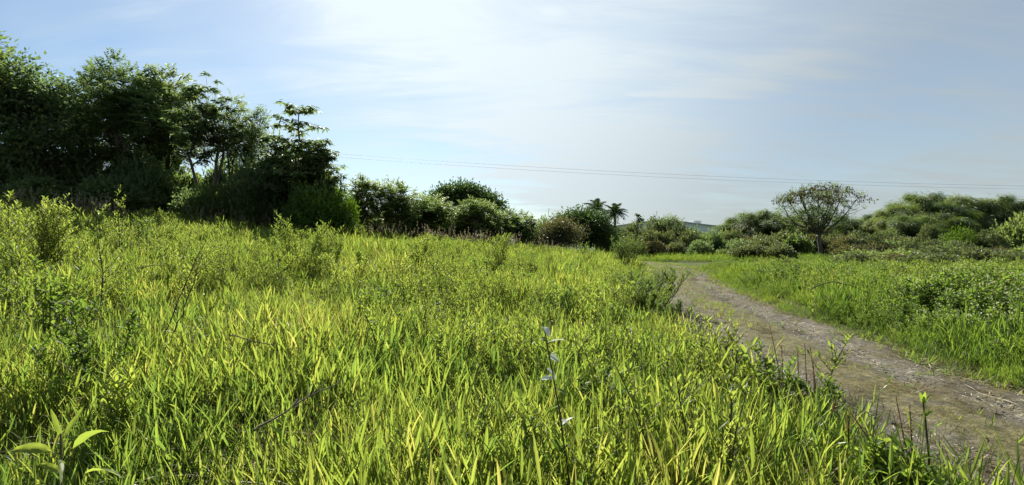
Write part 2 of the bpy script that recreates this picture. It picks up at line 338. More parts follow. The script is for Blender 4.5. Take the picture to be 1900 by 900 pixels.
# ------------------------------------------------------------ scatter (only for stuff: grass, gravel, litter)
def scatter(name, pts, protos, sc, mats, tilt=0.06, pid=None, rng=RNG):
    pts = np.asarray(pts, float); N = len(pts)
    me = bpy.data.meshes.new(name); me.vertices.add(N); me.vertices.foreach_set('co', pts.astype(np.float32).ravel())
    rot = np.stack([rng.normal(0, tilt, N), rng.normal(0, tilt, N), rng.random(N)*2*pi], -1)
    a = me.attributes.new('rot', 'FLOAT_VECTOR', 'POINT'); a.data.foreach_set('vector', rot.astype(np.float32).ravel())
    a = me.attributes.new('scl', 'FLOAT', 'POINT'); a.data.foreach_set('value', np.broadcast_to(sc, (N,)).astype(np.float32))
    a = me.attributes.new('pid', 'INT', 'POINT'); a.data.foreach_set('value', (rng.integers(0, len(protos), N) if pid is None else pid).astype(np.int32))
    ob = link(name, me); tag(ob, kind='stuff')
    for mm in mats: me.materials.append(M[mm])
    nt = bpy.data.node_groups.new(name+'_scatter', 'GeometryNodeTree')
    nt.interface.new_socket('Geometry', in_out='INPUT', socket_type='NodeSocketGeometry')
    nt.interface.new_socket('Geometry', in_out='OUTPUT', socket_type='NodeSocketGeometry')
    N_ = nt.nodes; L_ = nt.links; gi = N_.new('NodeGroupInput'); go = N_.new('NodeGroupOutput')
    iop = N_.new('GeometryNodeInstanceOnPoints'); jn = N_.new('GeometryNodeJoinGeometry')
    for pm in protos:
        po = bpy.data.objects.new(pm.name, pm)            # source shapes live outside the scene
        oi = N_.new('GeometryNodeObjectInfo'); oi.inputs['Object'].default_value = po
        g2 = N_.new('GeometryNodeGeometryToInstance'); L_.new(oi.outputs['Geometry'], g2.inputs[0]); L_.new(g2.outputs[0], jn.inputs[0])
    def attr(nm, typ):
        n_ = N_.new('GeometryNodeInputNamedAttribute'); n_.data_type = typ; n_.inputs[0].default_value = nm
        return [s for s in n_.outputs if s.enabled and s.name == 'Attribute'][0]
    L_.new(gi.outputs[0], iop.inputs['Points']); L_.new(jn.outputs[0], iop.inputs['Instance'])
    iop.inputs['Pick Instance'].default_value = True
    L_.new(attr('pid', 'INT'), iop.inputs['Instance Index']); L_.new(attr('scl', 'FLOAT'), iop.inputs['Scale'])
    er = N_.new('FunctionNodeEulerToRotation'); L_.new(attr('rot', 'FLOAT_VECTOR'), er.inputs[0]); L_.new(er.outputs[0], iop.inputs['Rotation'])
    L_.new(iop.outputs[0], go.inputs[0])
    md = ob.modifiers.new('scatter', 'NODES'); md.node_group = nt
    return ob
def wedge(n, y0, y1, x0=-1.25, x1=1.25, pad=3.0, rng=RNG):
    """random points, even per area, in the widening wedge that the view and its neighbours can see"""
    y = np.sqrt(rng.random(n)*((y1+2)**2-(y0+2)**2)+(y0+2)**2)-2
    lo, hi = x0*y-pad, x1*y+pad
    return lo+(hi-lo)*rng.random(n), y

def grass_clump(seed, nst=9, rad=.16, h=(.28, .55), L=(.22, .42), W=(.011, .02), nl=5, mi=0, straw=.12, nseg=4, lean=.18, bend=.14):
    r = np.random.default_rng(seed); g = G(); B = []; D = []; LL = []; WW = []; BE = []; TT = []
    for i in range(nst):
        a = r.random()*2*pi; q = rad*math.sqrt(r.random()); b = np.array([q*cos(a), q*sin(a), -.03])
        hh = r.uniform(*h); ln = r.normal(0, lean, 2)+.25*q/rad*np.array([cos(a), sin(a)])*.6
        top = b+np.array([ln[0]*hh, ln[1]*hh, hh]); P = curve(b, top, 3); tube(g, P, [.0035, .003, .002], 3, mi)
        ph = r.random()*6.3; tv = r.random()
        for k in range(nl):
            f = .25+.75*(k+r.random()*.5)/nl; pt = b+(top-b)*min(f, 1); ph += pi+r.normal(0, .6)
            tl = r.uniform(.22, .75)*(1.15-f*.55)
            B.append(pt); D.append([cos(ph)*math.sin(tl)+ln[0]*.5, sin(ph)*math.sin(tl)+ln[1]*.5, cos(tl)])
            LL.append(r.uniform(*L)*(1-.25*abs(f-.6))); WW.append(r.uniform(*W)); BE.append(abs(r.normal(0, bend))); TT.append(np.clip(tv*.6+r.random()*.5, 0, 1))
    B, D, LL, WW, BE, TT = map(np.array, (B, D, LL, WW, BE, TT))
    st = r.random(len(B)) < straw
    ribbons(g, B[~st], D[~st], LL[~st], WW[~st], BE[~st], nseg, .3, .22, mi, TT[~st], r)
    if st.any():
        D2 = D[st]; D2[:, 2] *= .4
        B2 = B[st]; B2[:, 2] *= .5
        ribbons(g, B2, D2, LL[st], WW[st]*.6, BE[st]+.25, 3, .3, .1, 1, None, r)
    return g
def thatch_clump(seed, n=26, rad=.22):
    r = np.random.default_rng(seed); g = G(); a = r.random(n)*2*pi; q = rad*np.sqrt(r.random(n))
    B = np.stack([q*np.cos(a), q*np.sin(a), r.uniform(0, .12, n)], -1); D = np.stack([np.cos(a+r.normal(0, 1.5, n)), np.sin(a+r.normal(0, 1.5, n)), r.uniform(-.05, .5, n)], -1)
    ribbons(g, B, D, r.uniform(.15, .4, n), r.uniform(.004, .01, n), r.uniform(0, .3, n), 3, .3, .1, 0, None, r); return g
def herb(seed, nst=5, h=(.3, .6), leafL=(.05, .09), leafW=(.022, .04), nl=14, rad=.12, lean=.3, flower=0, opp=True, side=0, mi_leaf=1, up_=.25, nseg=3, tipw=0.0):
    """stems (slot 0), leaves (slot 1), flowers (slot 2)"""
    r = np.random.default_rng(seed); gs, gl, gf = G(), G(), G(); B = []; D = []; LL = []; WW = []; FB = []
    def stem(b, top, rr0, hh, n_, depth):
        P = curve(b, top, 5, .0, hh*.012, r); tube(gs, P, np.linspace(rr0, rr0*.35, 5), 4 if depth else 5)
        ph = r.random()*6.3
        for k in range(n_):
            f = .22+.78*(k+.3*r.random())/n_ if not depth else .15+.85*k/n_
            i = min(int(f*4), 3); pt = P[i]+(P[i+1]-P[i])*(f*4-i)
            ph += 2.4 if not opp else (pi if k % 2 else pi/2)
            tl = r.uniform(.75, 1.25)*(1.15-.55*f)
            B.append(pt); D.append([cos(ph)*math.sin(tl), sin(ph)*math.sin(tl), cos(tl)+up_*.5])
            s_ = (1.1-.55*f+tipw*f); LL.append(r.uniform(*leafL)*s_); WW.append(r.uniform(*leafW)*s_)
            if side and not depth and f > .35 and r.random() < side:
                sl = hh*r.uniform(.18, .38)*(1.2-f*.6); dd = nrm([cos(ph)*.8, sin(ph)*.8, 1.0])
                stem(pt, pt+dd*sl, rr0*.5, sl, max(4, int(n_*.4)), 1)
        FB.append(P[-1])
    for i in range(nst):
        a = r.random()*2*pi; q = rad*math.sqrt(r.random()); b = np.array([q*cos(a), q*sin(a), -.05]); hh = r.uniform(*h)
        ln = r.normal(0, lean*.5, 2)+lean*q/rad*np.array([cos(a), sin(a)])
        stem(b, b+np.array([ln[0]*hh, ln[1]*hh, hh]), .0035+.004*hh, hh, nl, 0)
    ribbons(gl, np.array(B), np.array(D), np.array(LL), np.array(WW), r.uniform(.05, .35, len(B)), nseg, .42, .16, 0, None, r, .2, .25)
    if flower:
        fb = np.repeat(np.array(FB), flower, 0)+r.normal(0, .035, (len(FB)*flower, 3))
        cards(gf, fb, nrm(r.normal(0, 1, fb.shape)+[0, 0, 1]), .028, .03, .2, 0, None, r)
    return gs, gl, gf
def merge(gl_list):
    g = G()
    for k, q in enumerate(gl_list):
        for V, F, T in zip(q.V, q.F, q.T): pass
    return g
def join(parts):
    g = G()
    for mi, q in enumerate(parts):
        if not q.V: continue
        V = np.concatenate(q.V); F = np.concatenate(q.F); T = np.concatenate(q.T); g.add(V, F, mi, T)
    return g

# ------------------------------------------------------------ meadow grass
def vnoise(x, y, sc, seed):
    r = np.random.default_rng(seed); T = r.random((256, 256)); u = np.asarray(x)/sc+500; v = np.asarray(y)/sc+500
    i = np.floor(u).astype(int); j = np.floor(v).astype(int); a = u-i; b = v-j; a = a*a*(3-2*a); b = b*b*(3-2*b); i %= 255; j %= 255
    return (T[i, j]*(1-a)+T[i+1, j]*a)*(1-b)+(T[i, j+1]*(1-a)+T[i+1, j+1]*a)*b
tall = [grass_clump(100+i, 9, .15, (.16, .46), (.13, .28), (.009, .017), 5, 0, .18, 4, .46, .18).mesh('grass_source', ['grass', 'straw']) for i in range(8)]
tall += [grass_clump(130+i, 7, .14, (.28, .6), (.17, .36), (.011, .021), 5, 0, .2, 4, .45, .22).mesh('grass_source', ['grass', 'straw']) for i in range(4)]
def fan_clump(seed, n=26, L=(.18, .42), W=(.009, .018)):     # basal tuft, blades fanning out of one crown
    r = np.random.default_rng(seed); g = G(); a = r.random(n)*6.3; tl = r.uniform(.05, .95, n)**1.2; B = np.stack([.035*np.cos(a), .035*np.sin(a), np.zeros(n)], -1)
    D = np.stack([np.cos(a)*np.sin(tl), np.sin(a)*np.sin(tl), np.cos(tl)], -1); st = r.random(n) < .24; LL = r.uniform(*L, n); WW = r.uniform(*W, n); tv = r.random()*.5
    ribbons(g, B[~st], D[~st], LL[~st], WW[~st], (r.uniform(.0, .35, n)*tl)[~st], 4, .35, .22, 0, np.clip(tv+r.random((~st).sum())*.6, 0, 1), r)
    if st.any(): D[:, 2] *= .4; ribbons(g, B[st], D[st], LL[st], WW[st]*.6, .25, 3, .3, .1, 1, None, r)
    return g
def fine_clump(seed):                   # thin stems with a few narrow leaves and an open seed head
    r = np.random.default_rng(seed); g = grass_clump(seed, 5, .14, (.3, .7), (.12, .3), (.004, .008), 4, 0, .4, 3, .35, .35)
    for i in range(2):
        b = np.append(r.normal(0, .1, 2), 0); tp = b+np.array([*r.normal(0, .18, 2), r.uniform(.4, .7)]); tube(g, curve(b, tp, 4, 0, .02, r), [.003, .0025, .002, .0015], 3, 1)
    return g
tall += [fine_clump(150+i).mesh('grass_source', ['grass', 'straw']) for i in range(3)]
tall += [fan_clump(170+i).mesh('grass_source', ['grass', 'straw']) for i in range(6)]
tall += [fan_clump(180+i, 20, (.3, .55), (.011, .02)).mesh('grass_source', ['grass', 'straw']) for i in range(3)]
pts = []; scl = []
for (n, y0, y1, s0, s1) in ((4500, .6, 5, .72, 1.05), (8800, 5, 13, .8, 1.2), (9500, 13, 26, .95, 1.4), (6000, 26, 44, 1.1, 1.6)):
    x, y = wedge(n, y0, y1, -1.25, .45, 2.5)
    dn = .6*vnoise(x, y, .42, 1)+.4*vnoise(x, y, 1.6, 2)
    k = (x < edge_x(y)+RNG.normal(0, .16, n)-.02) & (np.hypot(x, y) > 1.05) & (dn > .30+.26*RNG.random(n)*(y < 18)*(y > 4)-.1*(y < 4))
    x, y = x[k], y[k]; pts.append(np.stack([x, y, ground(x, y)], -1)); s = RNG.uniform(s0, s1, len(x))
    s *= .5+.55*vnoise(x, y, 2.6, 3)+.45*vnoise(x, y, .8, 4); scl.append(np.clip(s, .45, 1.9))
x = RNG.uniform(-5, 2.3, 620); y = RNG.uniform(-3.5, .7, 620); k = (np.hypot(x, y) > 1.05) & (x < edge_x(y)); x, y = x[k], y[k]; pts.append(np.stack([x, y, ground(x, y)], -1)); scl.append(RNG.uniform(.6, .95, len(x)))
scatter('meadow_grass', np.concatenate(pts), tall, np.concatenate(scl), ['grass', 'straw'])
th = [thatch_clump(200+i).mesh('thatch_source', ['straw']) for i in range(4)]
x, y = wedge(3600, .6, 18, -1.25, .45, 2); k = x < edge_x(y)+.1; x, y = x[k], y[k]
scatter('dry_thatch', np.stack([x, y, ground(x, y)], -1), th, RNG.uniform(.9, 1.6, len(x)), ['straw'])
hb = [join(herb(220+i, 4, (.22, .55), (.05, .095), (.02, .036), 11, .12, .35)).mesh('herb_source', ['wstem', 'broad']) for i in range(5)]
x, y = wedge(3600, 1.3, 30, -1.25, .45, 2); nzv = np.sin(x*.7+1)*np.sin(y*.45+x*.2)+RNG.normal(0, .5, len(x))
k = (x < edge_x(y)) & (nzv > .35) & (np.hypot(x, y) > 1.3); x, y = x[k], y[k]
scatter('meadow_herbs', np.stack([x, y, ground(x, y)], -1), hb, RNG.uniform(.8, 1.35, len(x)), ['wstem', 'broad'])
fw = [join(herb(400+i, 5, (.35, .85), (.05, .095), (.012, .022), 22, .16, .45, 0, False, .35, up_=.5, tipw=.2)).mesh('fine_weed_source', ['wstem', 'weed']) for i in range(6)]
x, y = wedge(5200, 2.2, 34, -1.25, .45, 2); nzv = vnoise(x, y, 1.7, 21)+RNG.normal(0, .1, len(x))
k = (x < edge_x(y)-.3) & (nzv > .68-.12*smst(5, 14, y)-.22*smst(.42, .75, -x/(y+.5))*smst(3, 5.5, y)); x, y = x[k], y[k]
scatter('meadow_weed_cover', np.stack([x, y, ground(x, y)], -1), fw, RNG.uniform(.7, 1.25, len(x)), ['wstem', 'weed'])
# pale seed heads along the meadow's upper rim
def seed_heads(seed):
    r = np.random.default_rng(seed); g = G()
    for i in range(6):
        b = np.append(r.normal(0, .12, 2), -.02); tp = b+np.array([*r.normal(0, .12, 2), r.uniform(.85, 1.45)])
        tube(g, curve(b, tp, 4), [.006, .005, .004, .003], 3, 0)
        n = 16; f = r.random(n); bb = tp-(tp-b)*(.16*f)[:, None]
        cards(g, bb, nrm(r.normal(0, .5, (n, 3))+[0, 0, 1.2]), .08, .018, .1, 1, None, r)
    return g
sh = [seed_heads(240+i).mesh('seed_head_source', ['straw', 'plume']) for i in range(3)]
n = 230; x = RNG.uniform(-22, 3, n); y = np.interp(x, [-30, -20, -10, 4], [19, 22, 25, 32])+RNG.normal(0, 2, n); k = vnoise(x, y, 3, 9) > .45; x = x[k]; y = y[k]; n = len(x)
scatter('seed_head_grass', np.stack([x, y, ground(x, y)], -1), sh, RNG.uniform(.75, 1.15, n), ['straw', 'plume'])

# ------------------------------------------------------------ track dressing
def strip(n, y0, y1, o0, o1, rng=RNG):
    u = rng.uniform(0, seg[-1]*.78, n); P = np.stack([np.interp(u, us, C[:, 0]), np.interp(u, us, C[:, 1])], -1)
    Nn = np.stack([np.interp(u, us, nor[:, 0]), np.interp(u, us, nor[:, 1])], -1); of = rng.uniform(o0, o1, n)
    P = P+Nn*of[:, None]; k = (P[:, 1] > y0) & (P[:, 1] < y1); return P[k, 0], P[k, 1], of[k]
def pebble(seed):
    r = np.random.default_rng(seed); g = G()
    V = np.array([[0, 0, 1], [1, 0, 0], [.3, .95, 0], [-.8, .6, 0], [-.8, -.6, 0], [.3, -.95, 0], [0, 0, -.6]], float)*r.uniform(.7, 1.2, (7, 3))*[1, .8, .55]
    F = [[0, i, i % 5+1] for i in range(1, 6)]+[[6, i % 5+1, i] for i in range(1, 6)]
    g.add(V*.02, F); return g
pb = [pebble(300+i).mesh('pebble_source', ['stone']) for i in range(4)]
x, y, of = strip(16000, 1.5, 28, -1.35, 1.35); z = np.array(ground(x, y))+.045
scatter('track_gravel', np.stack([x, y, z], -1), pb, RNG.uniform(.2, 1.0, len(x))**1.7*1.3, ['stone'], .4)
def straw_bits(seed, n=6):
    r = np.random.default_rng(seed); g = G(); B = np.stack([r.uniform(-.2, .2, n), r.uniform(-.2, .2, n), r.uniform(.004, .03, n)], -1)
    D = np.stack([r.normal(0, 1, n), r.normal(0, 1, n), r.normal(0, .06, n)], -1)
    ribbons(g, B, D, r.uniform(.04, .17, n), r.uniform(.005, .012, n), 0.0, 2, .4, .1, 0, None, r); return g
sb = [straw_bits(320+i).mesh('straw_source', ['palestraw']) for i in range(5)]
x, y, of = strip(4200, 1.5, 40, -1.4, 1.45)
x2, y2, o2 = strip(2200, 1.5, 30, .85, 1.4); x = np.append(x, x2); y = np.append(y, y2)
scatter('track_straw', np.stack([x, y, ground(x, y)+.052], -1), sb, RNG.uniform(.6, 1.15, len(x)), ['palestraw'], .03)
td = [thatch_clump(210+i, 30, .2).mesh('thatch_source', ['straw']) for i in range(4)]
x, y, of = strip(5200, 2, 46, -1.5, 1.5); k = (vnoise(x, y, .7, 31)+.5*np.exp(-(of/.4)**2)+.3*(np.abs(of) > 1.05) > .62); x, y, of = x[k], y[k], of[k]
scatter('track_thatch', np.stack([x, y, ground(x, y)+.03], -1), td, RNG.uniform(.3, .75, len(x)), ['straw'], .1)
short = [grass_clump(340+i, 6, .1, (.03, .09), (.07, .16), (.005, .009), 4, 0, .45, 3, .5, .3).mesh('short_grass_source', ['bankgrass', 'straw']) for i in range(5)]
x, y, of = strip(9000, 2, 46, -1.5, 2.1)
wgt = np.exp(-((of+.05)/.34)**2)*.95+np.where(of > 1.25, 1.2, 0)+np.where(of < -1.2, .8, 0)+.10+.5*smst(16, 30, y)
wgt *= np.clip(.6+.8*np.sin(x*2.1+y*1.1)*np.sin(y*.9), .1, 1)
k = RNG.random(len(x)) < wgt; x, y, of = x[k], y[k], of[k]
scatter('track_grass', np.stack([x, y, ground(x, y)+np.where(np.abs(of) < 1.3, .035, 0)], -1), short, RNG.uniform(.6, 1.5, len(x)), ['bankgrass', 'straw'], .15)

# ------------------------------------------------------------ bank beyond the track
bk = [grass_clump(360+i, 9, .17, (.25, .6), (.2, .38), (.010, .018), 5, 0, .06, 3, .35, .3).mesh('bank_grass_source', ['bankgrass', 'straw']) for i in range(6)]
bw = [join(herb(380+i, 7, (.45, .95), (.07, .12), (.03, .055), 16, .24, .45, 1 if i < 2 else 0, True, .35)).mesh('bank_weed_source', ['wstem', 'broad', 'flower']) for i in range(6)]
def bank_pts(n, y0, y1, omin, omax, xr=1.35):
    x, y = wedge(n, y0, y1, .1, xr, 4); d = road_off(x, y); k = (d > omin) & (d < omax) & (x > 2)
    return x[k], y[k], d[k]
P_ = []; S_ = []
for (n, y0, y1, s) in ((5200, 2, 12, .95), (7500, 12, 24, .82), (2600, 24, 31, .65)):
    x, y, d = bank_pts(n, y0, y1, 1.15, 30); k = d > 1.2+.75*vnoise(x, y, .9, 14); x, y, d = x[k], y[k], d[k]; P_.append(np.stack([x, y, ground(x, y)], -1)); S_.append(RNG.uniform(.7, 1.2, len(x))*s*(.30+.66*smst(1.6, 2.7, d))*(.35+1.25*vnoise(x, y, 2.2, 5)))
scatter('bank_grass', np.concatenate(P_), bk, np.concatenate(S_), ['bankgrass', 'straw'])
P_ = []; S_ = []
for (n, y0, y1) in ((2600, 3, 14), (3400, 14, 34)):
    x, y, d = bank_pts(n, y0, y1, 2.0, 40); k = vnoise(x, y, 1.8, 6)+RNG.normal(0, .12, len(x)) > .42+.10*(y > 14)-.12*smst(5, 9, x-y*.3)
    x, y, d = x[k], y[k], d[k]; P_.append(np.stack([x, y, ground(x, y)], -1)); S_.append(RNG.uniform(.7, 1.15, len(x))*(.6+.55*vnoise(x, y, 1.7, 51))*(.5+.62*smst(2, 3.2, d))*(1-.4*smst(15, 26, y)))
x, y, d = bank_pts(3200, 4, 32, 1.9, 40); k = vnoise(x, y, 1.5, 41)+RNG.normal(0, .1, len(x)) > .46; x, y, d = x[k], y[k], d[k]
scatter('bank_fine_weeds', np.stack([x, y, ground(x, y)], -1), fw, RNG.uniform(.8, 1.45, len(x))*(.5+.5*smst(2, 4, d))*(1-.35*smst(15, 26, y)), ['wstem', 'weed'])
scatter('bank_weeds', np.concatenate(P_), bw, np.concatenate(S_), ['wstem', 'broad', 'flower'])
# verge on the far side of the bend
x = RNG.uniform(-8, 30, 2600); y = RNG.uniform(40, 58, 2600); k = np.abs(road_off(x, y)) > 1.5; x, y = x[k], y[k]
scatter('verge_grass', np.stack([x, y, ground(x, y)], -1), bk, RNG.uniform(.9, 1.5, len(x))*.8, ['bankgrass', 'straw'])

# ------------------------------------------------------------ trees
def leaf_cluster(g, c, n, rc, L, W, out, r, mi=0, droop=0.0, style='card', tint=None):
    c = np.asarray(c, float)
    if style == 'whorl':                    # ring of big leaves at a twig's end
        a = np.arange(n)*2*pi/n+r.random()*6; B = c+r.normal(0, .05, (n, 3))
        D = np.stack([np.cos(a), np.sin(a), r.normal(.05-droop, .22, n)], -1)
        ribbons(g, B, D, L*r.uniform(.7, 1.15, n), W*r.uniform(.8, 1.1, n), .25, 2, .6, .1, mi, tint, r, .25, .3)
        return
    if style == 'spray':                    # feathery flat sprays of narrow leaflets along a few twigs
        m = max(2, n//12)
        for _ in range(m):
            d0 = nrm(r.normal(0, .8, 3)+out*1.0+[0, 0, .15]); ln = rc*r.uniform(1.2, 2.2); k = 12
            f = np.linspace(.1, 1, k); B = c+d0*(f*ln)[:, None]; B[:, 2] -= droop*ln*f*f
            s = nrm(np.cross(d0, [0, 0, 1])+1e-6); D = s*np.where(np.arange(k) % 2, 1, -1)[:, None]+d0*.55+r.normal(0, .2, (k, 3))
            cards(g, B, D, L*r.uniform(.7, 1.2, k), W, .15, mi, np.clip(r.random()*.6+r.random(k)*.4, 0, 1), r, .3)
        return
    o = r.normal(0, 1, (n, 3))*rc*np.array([1, 1, .7]); B = c+o
    D = nrm(o)*.7+out*.6+r.normal(0, .6, (n, 3)); D[:, 2] -= droop
    tb = r.random()*.5
    cards(g, B, D, L*r.uniform(.6, 1.2, n), W*r.uniform(.7, 1.2, n), .2, mi, np.clip(tb+r.random(n)*.5, 0, 1), r)
def build_tree(seed, lobes, tr, fork, ncl=60, nlf=22, rc=.32, L=.22, W=.1, style='card', droop=.1, stems=1, lean=(0, 0), shell=.4, spread=.25, bare=0.0, flat=1.0):
    """lobes: (x, y, z, rx, ry, rz) ellipsoids of foliage. Limbs run from the trunk to every lobe, twigs to every leaf cluster"""
    r = np.random.default_rng(seed); tg, cg = G(), G()
    lobes = np.array(lobes, float); ctr = lobes[:, :3].mean(0); ztop_ = (lobes[:, 2]+lobes[:, 5]).max()
    vol = lobes[:, 3]*lobes[:, 4]*lobes[:, 5]; vol = vol**(2/3); cnt = np.maximum(4, (ncl*vol/vol.sum()*1).astype(int))
    trunks = []
    for s in range(stems):
        a = r.random()*6.3; b = np.array([spread*cos(a)*(stems > 1), spread*sin(a)*(stems > 1), -.25])
        top = np.array([lean[0]+r.normal(0, .25)*stems, lean[1]+r.normal(0, .25)*stems, fork*r.uniform(.9, 1.1)])
        P = curve(b, top, 7, 0, .05*fork/3, r); tube(tg, P, tr*np.linspace(1.25, .72, 7), 8); trunks.append(P)
    for li, lb in enumerate(lobes):
        P = trunks[li % stems]; c = lb[:3]; st = P[-1] if r.random() < .6 else P[-2]
        end = c-np.array([0, 0, lb[5]*.25]); Q = curve(st, end, 6, -.04*np.linalg.norm(end-st), .06*np.linalg.norm(end-st)/3, r)
        r0 = tr*.6*min(1, .45+vol[li]/vol.max()*.6); tube(tg, Q, np.linspace(r0, r0*.4, 6), 6)
        sp = sphere_pts(cnt[li], r, shell); keep = sp[:, 2] > -.75; sp = sp[keep]
        # clumpy outline: push points in and out with a slow wobble
        wob = 1+.16*np.sin(sp[:, 0]*5+seed)*np.sin(sp[:, 1]*4+li)+.12*np.sin(sp[:, 2]*7+li*2)
        pts = c+sp*lb[3:]*wob[:, None]*[1, 1, flat]
        for k, p_ in enumerate(pts):
            q0 = Q[r.integers(2, 6)]; tw = curve(q0, p_, 4, -.06*np.linalg.norm(p_-q0), .05, r); tube(tg, tw, np.linspace(max(.012, r0*.28), .007, 4), 4, 0, False)
            if r.random() < bare: continue
            out = nrm(p_-c+[0, 0, .2])
            leaf_cluster(cg, p_, nlf, rc, L, W, out, r, 0, droop, style)
    return tg, cg
def put_tree(name, built, leafmat, loc, label, cat, group=None, rz=0, bark='bark'):
    e = empty(name, loc, rz); tag(e, label, cat, group)
    link('trunk', built[0].mesh('trunk', [bark], True), e); link('crown', built[1].mesh('crown', [leafmat]), e)
    return e
def lobes_box(seed, w, d, z0, z1, n, top=1.0):
    """n foliage lobes filling a rounded crown w wide, d deep, from z0 to z1"""
    r = np.random.default_rng(seed); out = []
    H = z1-z0
    for i in range(n):
        f = (i+.5)/n; a = i*2.4+r.random(); env = math.sin(pi*(.12+.80*f))**.7
        q = math.sqrt(r.random())*env*.62
        rz_ = H*r.uniform(.14, .22); z = z0+rz_+(H-2*rz_)*f
        s = r.uniform(.30, .44)*(.75+.35*env)
        out.append((q*cos(a)*w*.5, q*sin(a)*d*.5, z, w*s*.75, d*s*.75, rz_*1.2))
    return out
def tree_at(name, px, Y, top, wpx, bot, seed, leafmat, label, cat='tree', nl=9, tr=.14, ncl=110, nlf=26, rc=.38, L=.24, W=.11, style='card', droop=.1, dpt=None, **kw):
    x = at(px, Y); z = gz(x, Y); zt = ztop(top, Y)-z; zb = ztop(bot, Y)-z; wd = wpx/FPX*Y
    lb = lobes_box(seed, wd, dpt or wd*.9, zb, zt, nl)
    return put_tree(name, build_tree(seed, lb, tr, max(.8, zb+.25*(zt-zb)), ncl, nlf, rc, L, W, style, droop, **kw), leafmat, (x, Y, z), label, cat, kw.get('group'))

tree_at('tall_tree', -42, 24, 40, 120, 250, 11, 'mid', 'tallest tree, its ragged top rising above the domed tree at the grove edge', nl=9, ncl=130, nlf=26, style='card', L=.3, W=.13, rc=.36)
tree_at('domed_tree', 50, 25.5, 106, 140, 330, 12, 'dark', 'round domed tree just under the tallest ragged one, leaves drooping', nl=13, ncl=330, nlf=36, rc=.42, L=.26, W=.13, droop=.45)
tree_at('broadleaf_tree', 150, 29, 128, 120, 335, 13, 'mid', 'feathery tree next to the domed one, thin twigs poking from its top', nl=12, ncl=210, style='spray', nlf=84, L=.24, W=.10, rc=.42)
tree_at('broadleaf_tree', 235, 28, 108, 140, 330, 14, 'dark', 'big dark feathery tree in mid grove with the highest pointed tip', nl=13, ncl=260, style='spray', nlf=84, L=.24, W=.10, rc=.42)
tree_at('broadleaf_tree', 310, 30, 128, 110, 330, 15, 'mid', 'feathery tree beside the large-leaved one, lower than the pointed tree', nl=12, ncl=210, style='spray', nlf=84, L=.24, W=.10, rc=.42)
tree_at('large_leaved_tree', 384, 27, 140, 135, 320, 16, 'dark', 'spreading large-leaved tree with crooked branches showing against the bright gap', nl=12, ncl=210, nlf=14, style='whorl', L=.36, W=.15, tr=.09, stems=3, spread=.35)
tree_at('feathery_tree', 420, 29, 190, 130, 300, 17, 'mid', 'thin see-through fine-leaved tree touching the large-leaved tree', nl=11, ncl=150, nlf=48, style='spray', L=.17, W=.07, tr=.06, stems=3, rc=.36)
tree_at('feathery_tree', 466, 30, 206, 70, 340, 18, 'mid', 'slim lacy tree just before the tiered tree, sky showing through its top', nl=9, ncl=150, nlf=48, style='spray', L=.18, W=.07, tr=.05, stems=2)
# the tiered tree: leader with whorled flat tiers
def tiered(seed, h, tiers):
    r = np.random.default_rng(seed); tg, cg = G(), G(); P = curve((0, 0, -.2), (.2, 0, h), 9, 0, .05, r); tube(tg, P, np.linspace(.12, .025, 9), 7)
    for z, rad, n in tiers:
        for k in range(n):
            a = k*2*pi/n+r.random(); x0 = .2*z/h; d = np.array([cos(a), sin(a), .18]); ln = rad*r.uniform(.45, 1.25); z = z+r.normal(0, .14)
            Q = curve((x0, 0, z-.25), np.array([x0, 0, z-.25])+d*ln, 5, .06*ln, .03, r); tube(tg, Q, np.linspace(.03, .01, 5), 4)
            for f in np.arange(.4, 1.01, .2):
                i = min(int(f*4), 3); p_ = Q[i]+(Q[i+1]-Q[i])*(f*4-i)+np.append(r.normal(0, .14, 2), r.uniform(0, .15))
                leaf_cluster(cg, p_, 9, .1, .38, .15, d, r, 0, .2, 'whorl')
    return tg, cg
Y = 27; x = at(548, Y); z = gz(x, Y); h = ztop(203, Y)-z
put_tree('tiered_tree', tiered(21, h, [(h, .95, 6), (h-.85, 1.45, 7), (h-1.6, 1.5, 6), (h-2.4, 1.9, 9), (h-3.1, 2.2, 10), (h-3.8, 2.2, 10), (h-4.4, 2.3, 10)]), 'dark', (x, Y, z),
         'tall slender tree with flat tiers of big leaves ending the grove beside open sky', 'tree')
tree_at('small_tree', 508, 27.6, 236, 84, 360, 35, 'dark', 'broad-leaved tree of middling height on the grove side of the tiered tree', nl=8, ncl=120, nlf=12, style='whorl', L=.36, W=.15, tr=.07, stems=2)
tree_at('small_tree', 568, 26.2, 250, 80, 360, 36, 'mid', 'leafy large-leaved tree filling in below the flat tiers of the tallest slender one', nl=8, ncl=110, nlf=12, style='whorl', L=.36, W=.15, tr=.06, stems=2)
tree_at('small_tree', 603, 26.5, 246, 66, 355, 22, 'dark', 'shorter tree of big dark leaves leaning out from under the tiered tree', nl=7, ncl=90, nlf=12, style='whorl', L=.34, W=.13, tr=.07)
tree_at('small_tree', 628, 27, 315, 40, 385, 23, 'vine', 'small light green sapling standing just behind the creeper covered mound', nl=4, ncl=26, nlf=10, style='whorl', L=.32, W=.1, tr=.04)
tree_at('young_tree', 674, 31, 335, 70, 420, 24, 'mid', 'airy young tree just past the creeper covered mound, nearest to it of the lacy pair', nl=8, ncl=150, nlf=60, style='spray', L=.2, W=.08, tr=.06, stems=2, rc=.3)
tree_at('young_tree', 740, 32, 336, 92, 425, 25, 'mid', 'airy young tree with upright tips next to the flat domed tree', nl=10, ncl=200, nlf=60, style='spray', L=.2, W=.08, tr=.06, stems=3, rc=.3)
Y = 46; x = at(852, Y); z = gz(x, Y)
